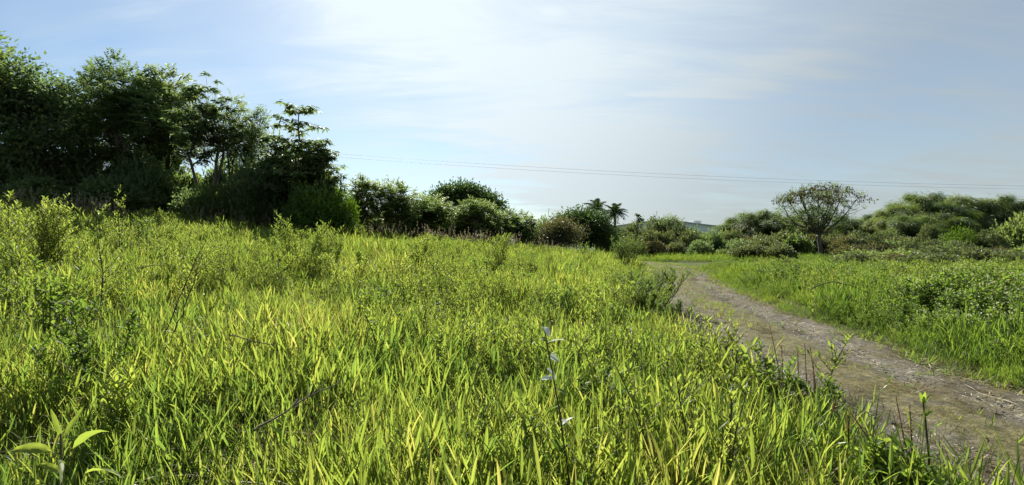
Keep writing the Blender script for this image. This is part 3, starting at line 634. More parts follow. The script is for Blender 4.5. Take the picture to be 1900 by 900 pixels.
um = [(-3.0, 0, 3.5, 1.5, 1.6, .8), (-1.6, .4, 4.6, 1.5, 1.6, .7), (0, 0, 5.2, 1.6, 1.6, .6), (1.4, .3, 4.9, 1.4, 1.5, .6), (2.6, 0, 4.2, 1.3, 1.4, .6), (3.5, -.2, 3.3, .9, 1.1, .5), (.2, -.8, 3.6, 2.0, 1.5, .7), (2.2, -.6, 3.0, 1.2, 1.1, .5)]
dz = ztop(345, Y)-z-5.8
put_tree('flat_domed_tree', build_tree(26, [(a, b, c+dz, d, e, f) for a, b, c, d, e, f in um], .2, 1.6+dz*.7, 420, 44, .4, .3, .15, 'card', .05), 'deep', (x, Y, z),
         'broad dark tree with a smooth domed crown rising behind lighter feathery trees', 'tree')
tree_at('feathery_tree', 795, 35, 366, 115, 440, 27, 'mid', 'wide light feathery tree before the flat dome, towards the airy young trees', nl=12, ncl=260, nlf=60, style='spray', L=.22, W=.09, tr=.07, stems=3, rc=.34)
tree_at('feathery_tree', 880, 36, 376, 100, 442, 28, 'mid', 'wide feathery tree in front of the flat dome, on the side towards the palms', nl=11, ncl=230, nlf=60, style='spray', L=.22, W=.09, tr=.07, stems=3, rc=.34)
tree_at('low_tree', 955, 38, 394, 105, 452, 29, 'mid', 'low loose tree with twiggy tips between the feathery trees and the brownish shrub', nl=10, ncl=200, nlf=60, style='spray', L=.22, W=.09, tr=.06, stems=3, rc=.33)
tree_at('brownish_shrub', 1040, 39, 405, 88, 462, 30, 'brown', 'dull brownish shrub in front of the dark round tree', 'shrub', nl=10, ncl=220, nlf=44, L=.19, W=.08, tr=.05, stems=4, rc=.3)
tree_at('round_tree', 1084, 48, 392, 108, 455, 31, 'deep', 'dark dense round tree next to the two palms', nl=15, ncl=360, nlf=48, L=.3, W=.15, rc=.45)
tree_at('round_tree', 1045, 50, 391, 42, 440, 32, 'mid', 'small drooping tree touching the dark round tree on the side away from the palms', nl=5, ncl=50, nlf=26, L=.22, W=.07, droop=.6, rc=.32, tr=.06)

# palms: trunk, each frond a part
def frond_mesh():
    r = np.random.default_rng(5); g = G(); n = 26; t = np.linspace(0, 1, n)
    P = np.stack([2.3*t*(1-.12*t), 0*t, .85*t-1.75*t*t], -1); tube(g, P[::3], .02*(1-.8*t[::3]), 4)
    for s in (-1, 1):
        B = P[2:]; D = np.stack([np.full(n-2, .55), np.full(n-2, s*1.0), np.full(n-2, -.45)], -1)+r.normal(0, .1, (n-2, 3))
        ribbons(g, B, D, .62*np.sin(pi*(.12+.8*t[2:]))+.08, .11, .35, 2, .3, .1, 0, None, r)
    return g.mesh('frond', ['palm'])
FR = frond_mesh()
def palm(px, Y, top, seed, label, fs=.8):
    r = np.random.default_rng(seed); x = at(px, Y); z = gz(x, Y); e = empty('palm_tree', (x, Y, z)); tag(e, label, 'palm tree', 'palms by the dark round tree')
    h = ztop(top, Y)-z-.75; tg = G(); tube(tg, curve((0, 0, -.2), (0, 0, h-.2), 9, 0, .015, r), [.2, .17, .16, .17, .17, .16, .15, .14, .12], 9); link('trunk', tg.mesh('trunk', ['bark'], True), e)
    sg = G(); tube(sg, [(0, 0, h-.9), (0, 0, h-.3), (0, 0, h+.1)], [.13, .15, .07], 9); link('crownshaft', sg.mesh('crownshaft', ['culm'], True), e)
    PQ = r.permutation(18)
    for k in range(18):
        f = link('frond', FR, e, (0, 0, h+.03)); f.rotation_euler = (0, -1.25+1.7*PQ[k]/17, k*2.4+r.random()*.3); f.scale = (r.uniform(.85, 1.05)*fs,)*3
palm(1107, 60, 376, 1, 'palm half sunk behind the dark round tree')
palm(1141, 51, 383, 2, 'palm standing clear beside the dark round tree, whole head visible', .68)
tree_at('sparse_tree', 1185, 52, 394, 24, 418, 33, 'dark', 'thin little tree with a few big leaf tufts in front of the pale building', nl=5, ncl=11, nlf=8, style='whorl', L=.4, W=.2, tr=.05)
tree_at('small_tree', 1243, 60, 401, 30, 424, 34, 'dark', 'small dark round treetop against the pale building, above the scrub slope', nl=5, ncl=40, nlf=24, L=.25, W=.12, rc=.3, tr=.07)

# spreading tree with brown hanging leaves on top
Y = 47; x = at(1522, Y); z = gz(x, Y); H = ztop(343, Y)-z
r = np.random.default_rng(40); tg, cg, pg = G(), G(), G()
P = curve((0, 0, -.2), (-.1, 0, H*.34), 5, 0, .05, r); tube(tg, P, [.24, .2, .18, .17, .16], 8)
for s in range(13):
    a = s*2.4; rad = (.45+.55*((s*7) % 13)/12)*3.9; e1 = np.array([cos(a)*rad-.2, sin(a)*rad*.8, H*(.96-.26*(rad/4.5)**2)])
    Q = curve(P[-1], e1, 7, -.05*rad, .08, r); Q[1:-1, 2] -= .12*rad*np.sin(np.linspace(0, pi, 7))[1:-1]
    tube(tg, Q, np.linspace(.10, .025, 7), 6)
    for k in range(20):
        q0 = Q[r.integers(2, 7)]; p_ = q0+np.array([*r.normal(0, .85, 2), abs(r.normal(.45, .4))]); p_[2] = min(p_[2], H*(1.0-.26*(np.hypot(p_[0], p_[1])/4.5)**2))
        tube(tg, curve(q0, p_, 4, 0, .06, r), np.linspace(.025, .008, 4), 4, 0, False)
        hi = p_[2]/(H*(1.0-.26*(np.hypot(p_[0], p_[1])/4.5)**2)) > .86
        if hi:
            n = 15; B = p_+r.normal(0, .28, (n, 3))*[1, 1, .5]; cards(pg, B, np.stack([r.normal(0, .3, n), r.normal(0, .3, n), -np.ones(n)], -1), r.uniform(.15, .34, n), r.uniform(.06, .12, n), .2, 0, None, r)
        leaf_cluster(cg, p_-[0, 0, .15], 36, .36, .18, .07, np.array([0, 0, .5]), r, 0, 0, 'spray')
for k in range(38):
    a = r.random()*6.3; q = r.random()**.5*3.4; c_ = np.array([cos(a)*q-.9, sin(a)*q, H*r.uniform(.46, .66)])
    tube(tg, curve(P[-1], c_, 5, -.1, .1, r), np.linspace(.03, .008, 5), 4, 0, False); leaf_cluster(cg, c_, 60, .42, .2, .08, np.array([0, 0, .4]), r, 0, .2, 'spray')
e = empty('spreading_tree', (x, Y, z)); tag(e, 'wide open tree on a forked trunk, brown hanging leaves along its top', 'tree')
link('trunk', tg.mesh('trunk', ['bark'], True), e); link('crown', cg.mesh('crown', ['mid']), e); link('hanging_leaves', pg.mesh('hanging_leaves', ['pod']), e)

# bamboo: arching plumes
def bamboo(seed, n, h, rad, lv=420):
    r = np.random.default_rng(seed); sg, fg = G(), G()
    for i in range(n):
        a = i*2.4+r.random(); f0 = math.sqrt((i+.3)/n)*r.uniform(.85, 1.1); hh = h*(1.06-.52*f0)*r.uniform(.88, 1.05); out = rad*(.15+.95*f0)*r.uniform(.75, 1.25); d = np.array([cos(a), sin(a), 0]); b = np.append(r.normal(0, .4, 2), -.2)
        t = np.linspace(0, 1, 12)[:, None]; P = b+d*out*(t**2.0)+np.array([0, 0, 1.0])*hh*(1.42*t-.06*t*t-.52*t**4)
        tube(sg, P, np.linspace(.05, .008, 12), 5)
        f = .25+.75*r.random(lv)**.9; tt = f*11; k = np.minimum(tt.astype(int), 10); c = P[k]+(P[k+1]-P[k])*(tt-k)[:, None]
        sp = .06+.34*np.sin(pi*np.clip((f-.12)/1.02, 0, 1)); o = r.normal(0, 1, (lv, 3))*sp[:, None]*[1, 1, .5]; o[:, 2] -= r.random(lv)*.7*np.clip(f-.2, 0, 1)
        T = nrm(P[k+1]-P[k]); D = T*.6+d*.35+nrm(o)*.5+r.normal(0, .22, (lv, 3)); D[:, 2] -= .7
        cards(fg, c+o, D, r.uniform(.36, .8, lv), r.uniform(.028, .055, lv), .15, 0, np.clip(r.random()*.75+r.random(lv)*.35, 0, 1), r, .5)
    return sg.mesh('culms', ['culm'], True), fg.mesh('foliage', ['bamboo'])
BB = [bamboo(50, 30, 8.4, 3.8, 1300), bamboo(51, 34, 8.4, 4.4, 1300), bamboo(52, 25, 8.4, 3.2, 1300)]
def bam(px, Y, top, k, rz, label, grp, sq=1.0):
    x = at(px, Y); z = gz(x, Y); s = (ztop(top, Y)-z)/7.15
    e = empty('bamboo_clump', (x, Y, z), rz, 1); e.scale = (s*sq, s*sq, s); tag(e, label, 'bamboo', grp)
    e.scale = (s*sq*1.12, s*sq*1.12, s); link('culms', BB[k][0], e); link('foliage', BB[k][1], e)
g1 = 'bamboo of the tall grove'; g2 = 'bamboo of the low thicket'
for a in ((1375, 66, 393, 2, 0, 'end clump of the low bamboo thicket nearest the pale building', g2, 1.25), (1425, 64, 388, 0, 1, 'highest plumed clump of the low thicket, between its end clump and the spreading tree', g2, 1.1),
          (1480, 68, 396, 1, 2, 'bamboo clump just behind the trunk side of the spreading tree, towards the building', g2, 1.1), (1570, 68, 398, 2, 3, 'bamboo clump behind the spreading tree, towards the tall grove', g2, 1.3),
          (1625, 70, 392, 0, 4, 'dark low bamboo clump filling the dip before the tall grove', g2, 1.1),
          (1672, 62, 375, 1, 0.5, 'outer plumed bamboo clump at the end of the tall grove near the spreading tree', g1, .95), (1722, 63, 356, 0, 1.7, 'tallest bamboo clump of the grove, first of its two peaks', g1, 1.0),
          (1778, 64, 358, 1, 2.9, 'bamboo clump in the middle of the tall grove, second of its two peaks', g1, 1.0), (1838, 62, 364, 0, 4.4, 'arching bamboo clump past the two peaks of the grove', g1, 1.05),
          (1890, 60, 368, 1, 5.2, 'last bamboo clump of the grove inside the picture, tall and dark at its foot', g1, 1.05), (1690, 57, 398, 2, 2.2, 'low rounded bamboo plumes in front of the outer clump of the grove', g1, 1.3),
          (1745, 57, 394, 2, 3.6, 'low rounded bamboo plumes below the tallest clump of the grove', g1, 1.3), (1950, 60, 362, 0, .9, 'bamboo clump running out of the picture past the last whole one', g1, 1.0)):
    bam(*a)

# ------------------------------------------------------------ bushes
def bush(seed, lm, n=1500, L=.13, W=.05, wf=1.0, style='card', lumps=7):
    """a unit bush, one metre high and about wf*1.5 wide: lumpy dome on several stems"""
    r = np.random.default_rng(seed); tg, fg = G(), G(); k = lumps
    cs = [(0, 0, .62, .42*wf, .42*wf, .36)]
    for i in range(k-1):
        a = i*2.4+r.random(); q = .42*wf*r.uniform(.55, 1.0); cs.append((q*cos(a), q*sin(a), r.uniform(.25, .55), .32*wf*r.uniform(.8, 1.2), .32*wf*r.uniform(.8, 1.2), r.uniform(.22, .36)))
    for c in cs:
        tube(tg, curve((0, 0, -.05), (c[0], c[1], c[2]+c[5]*.5), 5, 0, .02, r), np.linspace(.02, .006, 5), 4)
        m = n//k; sp = sphere_pts(m, r, .55); P = np.array(c[:3])+sp*np.array(c[3:])
        P += .05*nrm(sp)*np.sin(sp[:, :1]*9+seed)*np.sin(sp[:, 1:2]*8+1); ok = P[:, 2] > 0; P = P[ok]; sp = sp[ok]; m = len(P)
        D = sp*.9+r.normal(0, .55, (m, 3))+[0, 0, .25]; tb = r.random()*.4
        cards(fg, P, D, L*r.uniform(.6, 1.3, m), W*r.uniform(.7, 1.3, m), .2, 0, np.clip(tb+r.random(m)*.6, 0, 1), r)
        tips = r.integers(0, m, 6)                       # stray shoots break the outline
        for q in tips:
            d = nrm(sp[q]+[0, 0, .8]); B = P[q]+d*np.linspace(0, .22, 6)[:, None]; cards(fg, B, d+r.normal(0, .6, (6, 3)), L*.8, W, .2, 0, tb+.3, r)
    return tg.mesh('stem', ['bark'], True), fg.mesh('foliage', [lm])
def put_bush(name, ms, px, Y, top, wpx, label, group=None, rz=None, wunit=1.5, cat='bush'):
    x = at(px, Y); z = gz(x, Y); h = max(.4, ztop(top, Y)-z)*1.06; ws = wpx/FPX*Y/wunit
    e = empty(name, (x, Y, z-.05), (px*.37) % 6.28 if rz is None else rz); e.scale = (ws, ws, h); tag(e, label, cat, group)
    link('stem', ms[0], e); link('foliage', ms[1], e); return e
UND = [bush(60+i, 'dark', 5200, .11, .055, 1, lumps=9) for i in range(3)]
VIN = [bush(64+i, 'vine', 4200, .075, .04, 1, lumps=11) for i in range(2)]
OLV = [bush(68+i, 'olive', 5000, .10, .05, 1, lumps=9) for i in range(4)]
BRN = [bush(74+i, 'brown', 4200, .10, .05, 1, lumps=8) for i in range(2)]
MIDB = [bush(78+i, 'mid', 4600, .10, .05, 1, lumps=9) for i in range(3)]
k = 0
for px, top, wpx, Y in ((-45, 255, 150, 25), (40, 270, 130, 26), (115, 285, 120, 27.5), (185, 275, 120, 28), (260, 290, 120, 27), (325, 345, 90, 28), (300, 270, 110, 32), (400, 352, 80, 28.5), (440, 335, 90, 29), (490, 300, 110, 28), (545, 285, 100, 29), (215, 330, 130, 25.5), (80, 330, 140, 24.5), (355, 360, 80, 27), (575, 300, 80, 28.5)):
    put_bush('understory_bush', UND[k % 3], px, Y, top, wpx, 'dense dark bush in the deep shade under the grove of tall trees', 'dark bushes under the grove'); k += 1
for px, top, wpx, Y in ((345, 318, 110, 31), (425, 300, 110, 31.5), (395, 345, 70, 26.5), (470, 318, 100, 27.5), (520, 285, 90, 28), (575, 310, 90, 28), (600, 318, 80, 27), (405, 318, 70, 30.5), (372, 345, 66, 26), (412, 340, 60, 27.2)):
    put_bush('understory_bush', MIDB[k % 3] if k % 2 else UND[k % 3], px, Y, top, wpx, 'tall leafy bush filling the edge of the grove between the large-leaved and tiered trees', 'leafy bushes at the end of the grove'); k += 1
put_bush('creeper_mound', VIN[0], 590, 25.2, 338, 128, 'large mound of bright creepers at the foot of the tiered tree')
put_bush('creeper_mound', VIN[1], 640, 25.6, 358, 66, 'smaller creeper mound sloping down to the airy young trees')
put_bush('creeper_mound', VIN[1], 553, 25.0, 348, 62, 'upright tuft of light green creeper leaning on the tiered tree')
for i, (px, top, wpx, Y) in enumerate(((665, 385, 70, 33), (715, 388, 70, 34), (770, 392, 80, 36.5), (845, 398, 80, 38), (915, 405, 70, 39.5), (985, 415, 60, 41), (1010, 405, 50, 44), (1130, 425, 50, 47))):
    put_bush('hedge_bush', MIDB[i % 3], px, Y, top, wpx, 'low green bush filling the gap beneath the row of feathery trees', 'green bushes under the feathery trees')
# scrub slope in front of the pale building
sl = 'olive scrub bush on the slope below the pale building'; sg_ = 'scrub on the slope'
for i, (px, top, wpx, Y) in enumerate(((1150, 424, 62, 58), (1180, 413, 60, 60), (1214, 406, 62, 62), (1249, 410, 62, 62), (1283, 424, 60, 62), (1318, 433, 50, 62), (1165, 432, 60, 53), (1205, 426, 62, 55), (1240, 430, 60, 55), (1278, 428, 64, 56), (1312, 434, 60, 56), (1340, 432, 50, 60))):
    put_bush('scrub_bush', (OLV+MIDB)[i % 6], px, Y, top, wpx, sl, sg_)
for i, (px, top, wpx, Y, ms, lab) in enumerate((
        (1212, 446, 58, 50, BRN[0], 'brownish shrub at the foot of the slope beside the bend of the track'),
        (1252, 450, 46, 50.5, OLV[1], 'pale olive shrub between the brownish and the dark green one past the bend'),
        (1297, 446, 54, 50, UND[0], 'dark green round shrub on the verge past the bend of the track'),
        (1342, 462, 34, 50, MIDB[0], 'little green shrub next to the dark green round one past the bend'),
        (1326, 432, 34, 54, UND[1], 'dark leaning shrub halfway up the slope under the building end'),
        (1172, 444, 60, 46, MIDB[1], 'leafy green shrub behind the meadow edge before the slope'),
        (1372, 445, 80, 52, UND[2], 'dark flat-topped shrub at the near edge of the scrub belt'),
        (1425, 446, 70, 52, BRN[1], 'dull brown flat shrub beside the dark flat-topped one in the scrub belt'),
        (1780, 420, 70, 44, VIN[0], 'bright yellow-green bush in front of the bamboo grove'),
        (1832, 428, 62, 43, OLV[0], 'dense round olive bush beside the bright yellow-green one'),
        (1722, 418, 46, 48, OLV[2], 'grey-green bush at the foot of the low bamboo plumes'),
        (1893, 400, 70, 46, MIDB[2], 'tall flat-branched bush at the edge of the picture before the bamboo'))):
    put_bush('shrub', ms, px, Y, top, wpx, lab)
r = np.random.default_rng(90)
n_ = 0
for row, (Y, step, tp) in enumerate(((70, 34, 425), (64, 34, 428), (58, 38, 433), (53, 40, 439), (48.5, 44, 446), (43, 48, 451), (38, 54, 455), (33.5, 62, 460), (29.5, 70, 467))):
    for px in np.arange(1350+row*6 if row < 4 else (1385 if row < 6 else 1480 if row < 7 else 1600), 1990, step):
        p_ = px+r.normal(0, 8); y_ = Y+r.normal(0, 1.2)
        if p_ < 1572 and 1470 < p_ and 37 < y_ < 52: continue
        top = tp+r.normal(0, 4)-(6 if p_ > 1640 and row < 3 else 0)
        put_bush('scrub_bush', (OLV+BRN+OLV+MIDB[:1])[int(r.integers(0, 11))], p_, y_, top, step*r.uniform(1.2, 1.9), 'low rounded olive bush in the belt of scrub before the bamboo', 'scrub belt before the bamboo', r.random()*6.3)
        n_ += 1

# ------------------------------------------------------------ pale building behind the slope
Yb = 120; xl, xr = at(1140, Yb), at(1331, Yb); zg = gz((xl+xr)/2, Yb); e = empty('pale_building', ((xl+xr)/2, Yb, zg)); tag(e, 'long low pale building with a shallow roof, half hidden behind the scrub slope', 'building')
wd = xr-xl; hw = wd/2; he = ztop(419, Yb)-zg; hr = ztop(407, Yb)-zg; ap = at(1228, Yb)-(xl+xr)/2; D_ = 40
def box(g, a, b, mi=0):
    x0, y0, z0 = a; x1, y1, z1 = b
    V = [(x0, y0, z0), (x1, y0, z0), (x1, y1, z0), (x0, y1, z0), (x0, y0, z1), (x1, y0, z1), (x1, y1, z1), (x0, y1, z1)]
    F = [(0, 2, 1), (0, 3, 2), (4, 5, 6), (4, 6, 7), (0, 1, 5), (0, 5, 4), (1, 2, 6), (1, 6, 5), (2, 3, 7), (2, 7, 6), (3, 0, 4), (3, 4, 7)]
    g.add(V, F, mi)
def prism(g, prof, y0, y1):
    n = len(prof); V = [(a, y0, b) for a, b in prof]+[(a, y1, b) for a, b in prof]; F = []
    for i in range(1, n-1): F += [(0, i, i+1), (n, n+i+1, n+i)]
    for i in range(n): j = (i+1) % n; F += [(i, i+n, j+n), (i, j+n, j)]
    g.add(V, F)
wg = G(); prism(wg, [(-hw, -1), (hw, -1), (hw, he-.15), (ap, hr-.15), (-hw, he-.15)], 0, D_); link('wall', wg.mesh('wall', ['cladding']), e)
for s in (-1, 1):
    rg_ = G(); a = (ap, hr) if s > 0 else (-hw-.4, he-.1); b = (hw+.4, he-.1) if s > 0 else (ap, hr)
    prism(rg_, [(a[0], a[1]-.14), (b[0], b[1]-.14), (b[0], b[1]+.08), (a[0], a[1]+.08)], -.5, D_+.5); link('roof', rg_.mesh('roof', ['roofing']), e)
for k in range(24):
    bx = -hw+wd*(k+.5)/24; rg_ = G(); zt_ = (hr+(he-hr)*abs(bx-ap)/((hw-ap) if bx > ap else (hw+ap)))-.25
    box(rg_, (bx-.06, -.07, .2), (bx+.06, .01, zt_)); link('cladding_rib', rg_.mesh('cladding_rib', ['cladding']), e)
bg_ = G(); bx = at(1300, Yb)-(xl+xr)/2; zr = hr+(he-hr)*(bx-ap)/(hw-ap); box(bg_, (bx-.9, 2, zr-.3), (bx+.9, 5, zr+.75)); box(bg_, (bx-1.0, 1.9, zr+.75), (bx+1.0, 5.1, zr+.87)); link('roof_unit', bg_.mesh('roof_unit', ['cladding']), e)

# ------------------------------------------------------------ overhead cables
def cable(py0, py1, Ya, lab, dz):
    xa, xb = at(330, Ya), at(2300, Ya); za = ztop(py0, Ya); zb = ztop(py1, Ya); t = np.linspace(0, 1, 60)
    g = G(); tube(g, np.stack([xa+(xb-xa)*t, Ya+0*t, za+(zb-za)*t-dz*4*t*(1-t)], -1), .012, 5)
    tag(link('power_cable', g.mesh('power_cable', ['wire'], True)), lab, 'cable', 'overhead cables')
cable(261, 349, 58, 'upper of the two thin cables crossing the sky from the tiered tree', 1.4)
cable(267, 354, 58.5, 'lower of the two thin cables crossing the sky from the tiered tree', 1.45)

# ------------------------------------------------------------ weeds that stand out of the meadow
def weed(name, px, top, Y, label, group=None, kind='narrow', wpx=60, seed=None, cat='weed', nst=None, mats=None, base=None):
    seed = int(px*7+Y*13) if seed is None else seed
    x = at(px, Y); z = gz(x, Y); h = max(.3, ztop(top, Y)-z); rad = wpx/FPX*Y*.5
    if kind == 'narrow': gs, gl, gf = herb(seed, nst or 9, (.72*h, 1.0*h), (.085, .15), (.016, .028), int(18+h*8), rad*.45, min(.42, rad*.55/h*1.4), 0, False, .45, up_=.5, tipw=.25); mt = mats or ('wstem', 'weed')
    elif kind == 'broad': gs, gl, gf = herb(seed, nst or 7, (.65*h, h), (.07, .12), (.028, .05), int(14+h*8), rad*.45, min(.42, rad*.55/h*1.4), 0, True, .3); mt = mats or ('wstem', 'broad')
    elif kind == 'flower': gs, gl, gf = herb(seed, nst or 10, (.65*h, h), (.06, .1), (.025, .04), int(16+h*8), rad*.5, min(.42, rad*.55/h*1.4), 2, True, .5); mt = mats or ('wstem', 'broad')
    else: gs, gl, gf = herb(seed, nst or 1, (.97*h, h), (.09, .15), (.018, .035), int(20+h*8), .02, .12, 0, False, .2, up_=.5); mt = mats or ('wstem', 'weed')
    e = empty(name, (x, Y, z)); tag(e, label, cat, group)
    link('stem', gs.mesh('stem', [mt[0]]), e); link('foliage', gl.mesh('foliage', [mt[1]]), e)
    if gf.V: tag(link('flower_heads', gf.mesh('flower_heads', ['flower']), e), kind='stuff')
    return e
W_ = 'weedy_shrub'
for a in ((30, 362, 9.5, 'big spreading pale weed shrub in the meadow below the domed tree', None, 'narrow', 130, 501, 'weed', 7),
          (98, 372, 9.8, 'tall pale weed shrub with upright tips beside the big spreading one', None, 'narrow', 60, 502),
          (-20, 352, 10, 'weed shrub cut by the picture edge behind the big spreading one', None, 'narrow', 90, 503, 'weed', 6),
          (10, 425, 6.5, 'low pale weed shrub close to the picture edge before the big spreading one', None, 'narrow', 90, 504, 'weed', 4),
          (555, 400, 13, 'pale weed shrub with the tallest bright tip, before the creeper mound', None, 'narrow', 72, 505),
          (615, 418, 13.6, 'paler half of the shrub pair before the creeper mound, shorter than its neighbour', None, 'narrow', 62, 506),
          (785, 432, 17, 'bushy pale weed shrub in mid meadow before the feathery trees', None, 'narrow', 54, 507),
          (925, 434, 15, 'tallest weed shrub in mid meadow below the low loose tree', None, 'narrow', 66, 508),
          (905, 470, 12.5, 'dark leafy weed at the foot of the tallest mid meadow shrub', None, 'broad', 70, 509),
          (1092, 446, 23, 'small upright weed shrub near the top of the meadow before the brownish shrub', None, 'broad', 34, 510),
          (640, 470, 11, 'wispy grey-green weed below the shrub pair', None, 'narrow', 90, 511),
          (1128, 520, 10, 'leafy weed shrub in the meadow near the track, behind the tall dark one', None, 'narrow', 80, 512),
          (1060, 488, 14, 'pale shaggy weed between the mid meadow shrubs and the track', None, 'broad', 60, 513),
          (690, 520, 8.2, 'dark low weed in the middle of the bright grass', None, 'broad', 90, 514),
          (1165, 560, 8.4, 'low broad-leaved weed at the meadow edge before the tall dark shrub', None, 'broad', 80, 515)):
    weed(W_, *a)
for a in ((1160, 440, 26, 'dark cone-shaped shrub where the track bends away', None, 'narrow', 50, 520, 'weed', 26, ('wstem', 'dweed')),
          (1182, 486, 25, 'dark flat foot of growth beside the cone-shaped shrub at the bend', None, 'narrow', 36, 521, 'weed', 16, ('wstem', 'dweed')),
          (1210, 498, 11.4, 'tall dark leafy weed shrub leaning over the track edge', None, 'narrow', 84, 522, 'weed', 22, ('wstem', 'dweed')),
          (1192, 528, 9.9, 'dark weed shrub just nearer than the tall leaning one at the track edge', None, 'narrow', 96, 523, 'weed', 18, ('wstem', 'dweed')),
          (1240, 560, 9.6, 'short dark weed on the very rim of the track below the tall leaning one', None, 'narrow', 80, 524, 'weed', 16, ('wstem', 'dweed')),
          (1262, 600, 8.3, 'lowest dark weed hanging into the track from the meadow rim', None, 'narrow', 70, 525, 'weed', 12, ('wstem', 'dweed'))):
    weed('dark_shrub', *a)
for a in ((203, 372, 7.2, 'single tall stalk of pale leaves rising above the meadow below the pointed tree', None, 'stalk', 40, 530),
          (222, 362, 12, 'thin twin-tipped stalk behind the single tall one', None, 'stalk', 40, 531, 'weed', 2),
          (262, 388, 14, 'small bright tuft of leaves on a stalk before the dark grove', None, 'broad', 34, 532),
          (190, 545, 4.2, 'broad-leaved weed clump amid the grass below the single tall stalk', None, 'broad', 120, 533, 'weed', 6),
          (90, 470, 5.6, 'broad-leaved weed beside the grass gap near the picture edge', None, 'broad', 80, 534),
          (235, 650, 3.4, 'leafy dark-stemmed weed beyond the large-leaved plant', None, 'narrow', 80, 535, 'weed', 3),
          (1105, 655, 3.7, 'branched weed with dark leaves next to the silver-leaved stalk', None, 'broad', 110, 536, 'weed', 4, ('wstem', 'dweed')),
          (345, 455, 7.5, 'thin dark stalk with sparse leaves leaning over the bright grass', None, 'stalk', 30, 537),
          (742, 470, 12, 'slender weed among bright grass below the bushy mid meadow shrub', None, 'stalk', 30, 538, 'weed', 3)):
    weed('leafy_weed', *a)
r = np.random.default_rng(95)
for k in range(46):
    Y = r.uniform(9, 26); px = r.uniform(0, 1120); x = at(px, Y)
    if x > edge_x(Y)-.6: continue
    g_ = gz(x, Y); h = r.uniform(.8, 1.15); top = HOR-(g_+h-EYE)/Y*FPX
    weed('young_weed', px, top, Y, 'young narrow-leaved weed just taller than the bright meadow grass', 'young weeds in the meadow', 'narrow' if r.random() < .7 else 'broad', r.uniform(.35, .7)*FPX/Y, 600+k, 'weed', 4)
# flowering mass on the bank beyond the track
fl = ((1765, 496, 9.5, 80), (1810, 490, 9.8, 80), (1860, 486, 9.2, 80), (1720, 512, 9.6, 80), (1880, 520, 7.8, 80), (1825, 530, 8.2, 80), (1775, 540, 8.4, 80), (1915, 500, 9.5, 90), (1690, 535, 10.2, 70), (1880, 560, 6.9, 80), (1740, 570, 8.0, 70), (1930, 540, 7, 80), (1650, 545, 11, 80), (1815, 580, 7.3, 70))
for i, (px, top, Y, wpx) in enumerate(fl):
    weed('flowering_weed', px, top, Y, 'bushy green weed dotted with cream flowers on the bank beyond the track', 'flowering weeds on the bank', 'flower', wpx, 700+i)
weed('bank_stalk', 1510, 525, 10.5, 'lone thin stalk in the bright grass of the bank, leaning by a bare twig', None, 'stalk', 30, 720)
weed('bank_bush', 1458, 474, 22, 'small dark post-like tuft in the bright grass before the spreading tree', None, 'narrow', 18, 721, 'weed', 8, ('wstem', 'dweed'))
for i, (px, top, Y) in enumerate(((1600, 500, 16), (1660, 505, 14), (1550, 490, 20), (1400, 490, 24), (1345, 500, 22), (1700, 490, 17), (1760, 480, 19), (1850, 478, 15), (1480, 515, 15), (1585, 540, 11.5), (1620, 478, 26), (1540, 478, 30), (1690, 475, 28), (1790, 470, 26), (1870, 468, 24))):
    weed('bank_weed', px, top, Y, 'leafy green weed standing in the tall grass of the bank', 'leafy weeds on the bank', 'broad', 70, 730+i)

# near plants at the track's rim
for i, (px, top, Y, lab) in enumerate(((1396, 628, 4.5, 'leafy weed with bright top leaves at the track rim, farthest of its group'), (1425, 650, 4.3, 'weed with pale shiny leaves at the foot of the tallest seed spike'),
                                      (1470, 660, 4.2, 'dark-leaved weed between the seed spikes at the track rim'), (1512, 672, 4.1, 'weed with one bright yellow-green top leaf beside the thick seed spikes'),
                                      (1600, 790, 2.9, 'low leafy plant on the track rim below the tilted seed spike'), (1650, 800, 2.75, 'bushy bright low plant beside the tall square-stemmed plant'), (1690, 858, 2.55, 'low pointed-leaf plant under the tall square-stemmed plant'), (1745, 862, 2.5, 'lowest light green plant spreading over the track rim'))):
    weed('rim_weed', px, top, Y, lab, None, 'broad', 60 if Y > 4 else 90, 760+i, 'weed', 4 if Y > 4 else 6)
def pt(px, py, Y): return np.array([at(px, Y), Y, ztop(py, Y)])
def spike(px0, py0, px1, py1, Y, lab, th=.011):
    a = pt(px1, py1, Y); b = pt(px0, py0, Y-.05); d = nrm(b-a); base = a-d*max(.02, (a[2]-gz(a[0], Y))/max(d[2], .3))
    o = empty('seed_spike_stalk', tuple(base)); tag(o, lab, 'grass stalk', 'seed spikes at the track rim')
    g = G(); tube(g, curve((0, 0, -.03), a-base, 5), .004, 5); tube(g, curve(a-base, b-base, 5), [.003, .003, .0025, .002, .0015], 5); link('stem', g.mesh('stem', ['wstem']), o)
    r_ = np.random.default_rng(int(px0)); n = 130; f = r_.random(n); B = (a-base)+(b-a)*f[:, None]; s2 = G(); D = d*1.1+r_.normal(0, .55, (n, 3))
    cards(s2, B, D, r_.uniform(.010, .022, n)*(1.1-.5*f), th*.6, .2, 0, None, r_); link('seed_spike', s2.mesh('seed_spike', ['spike']), o)
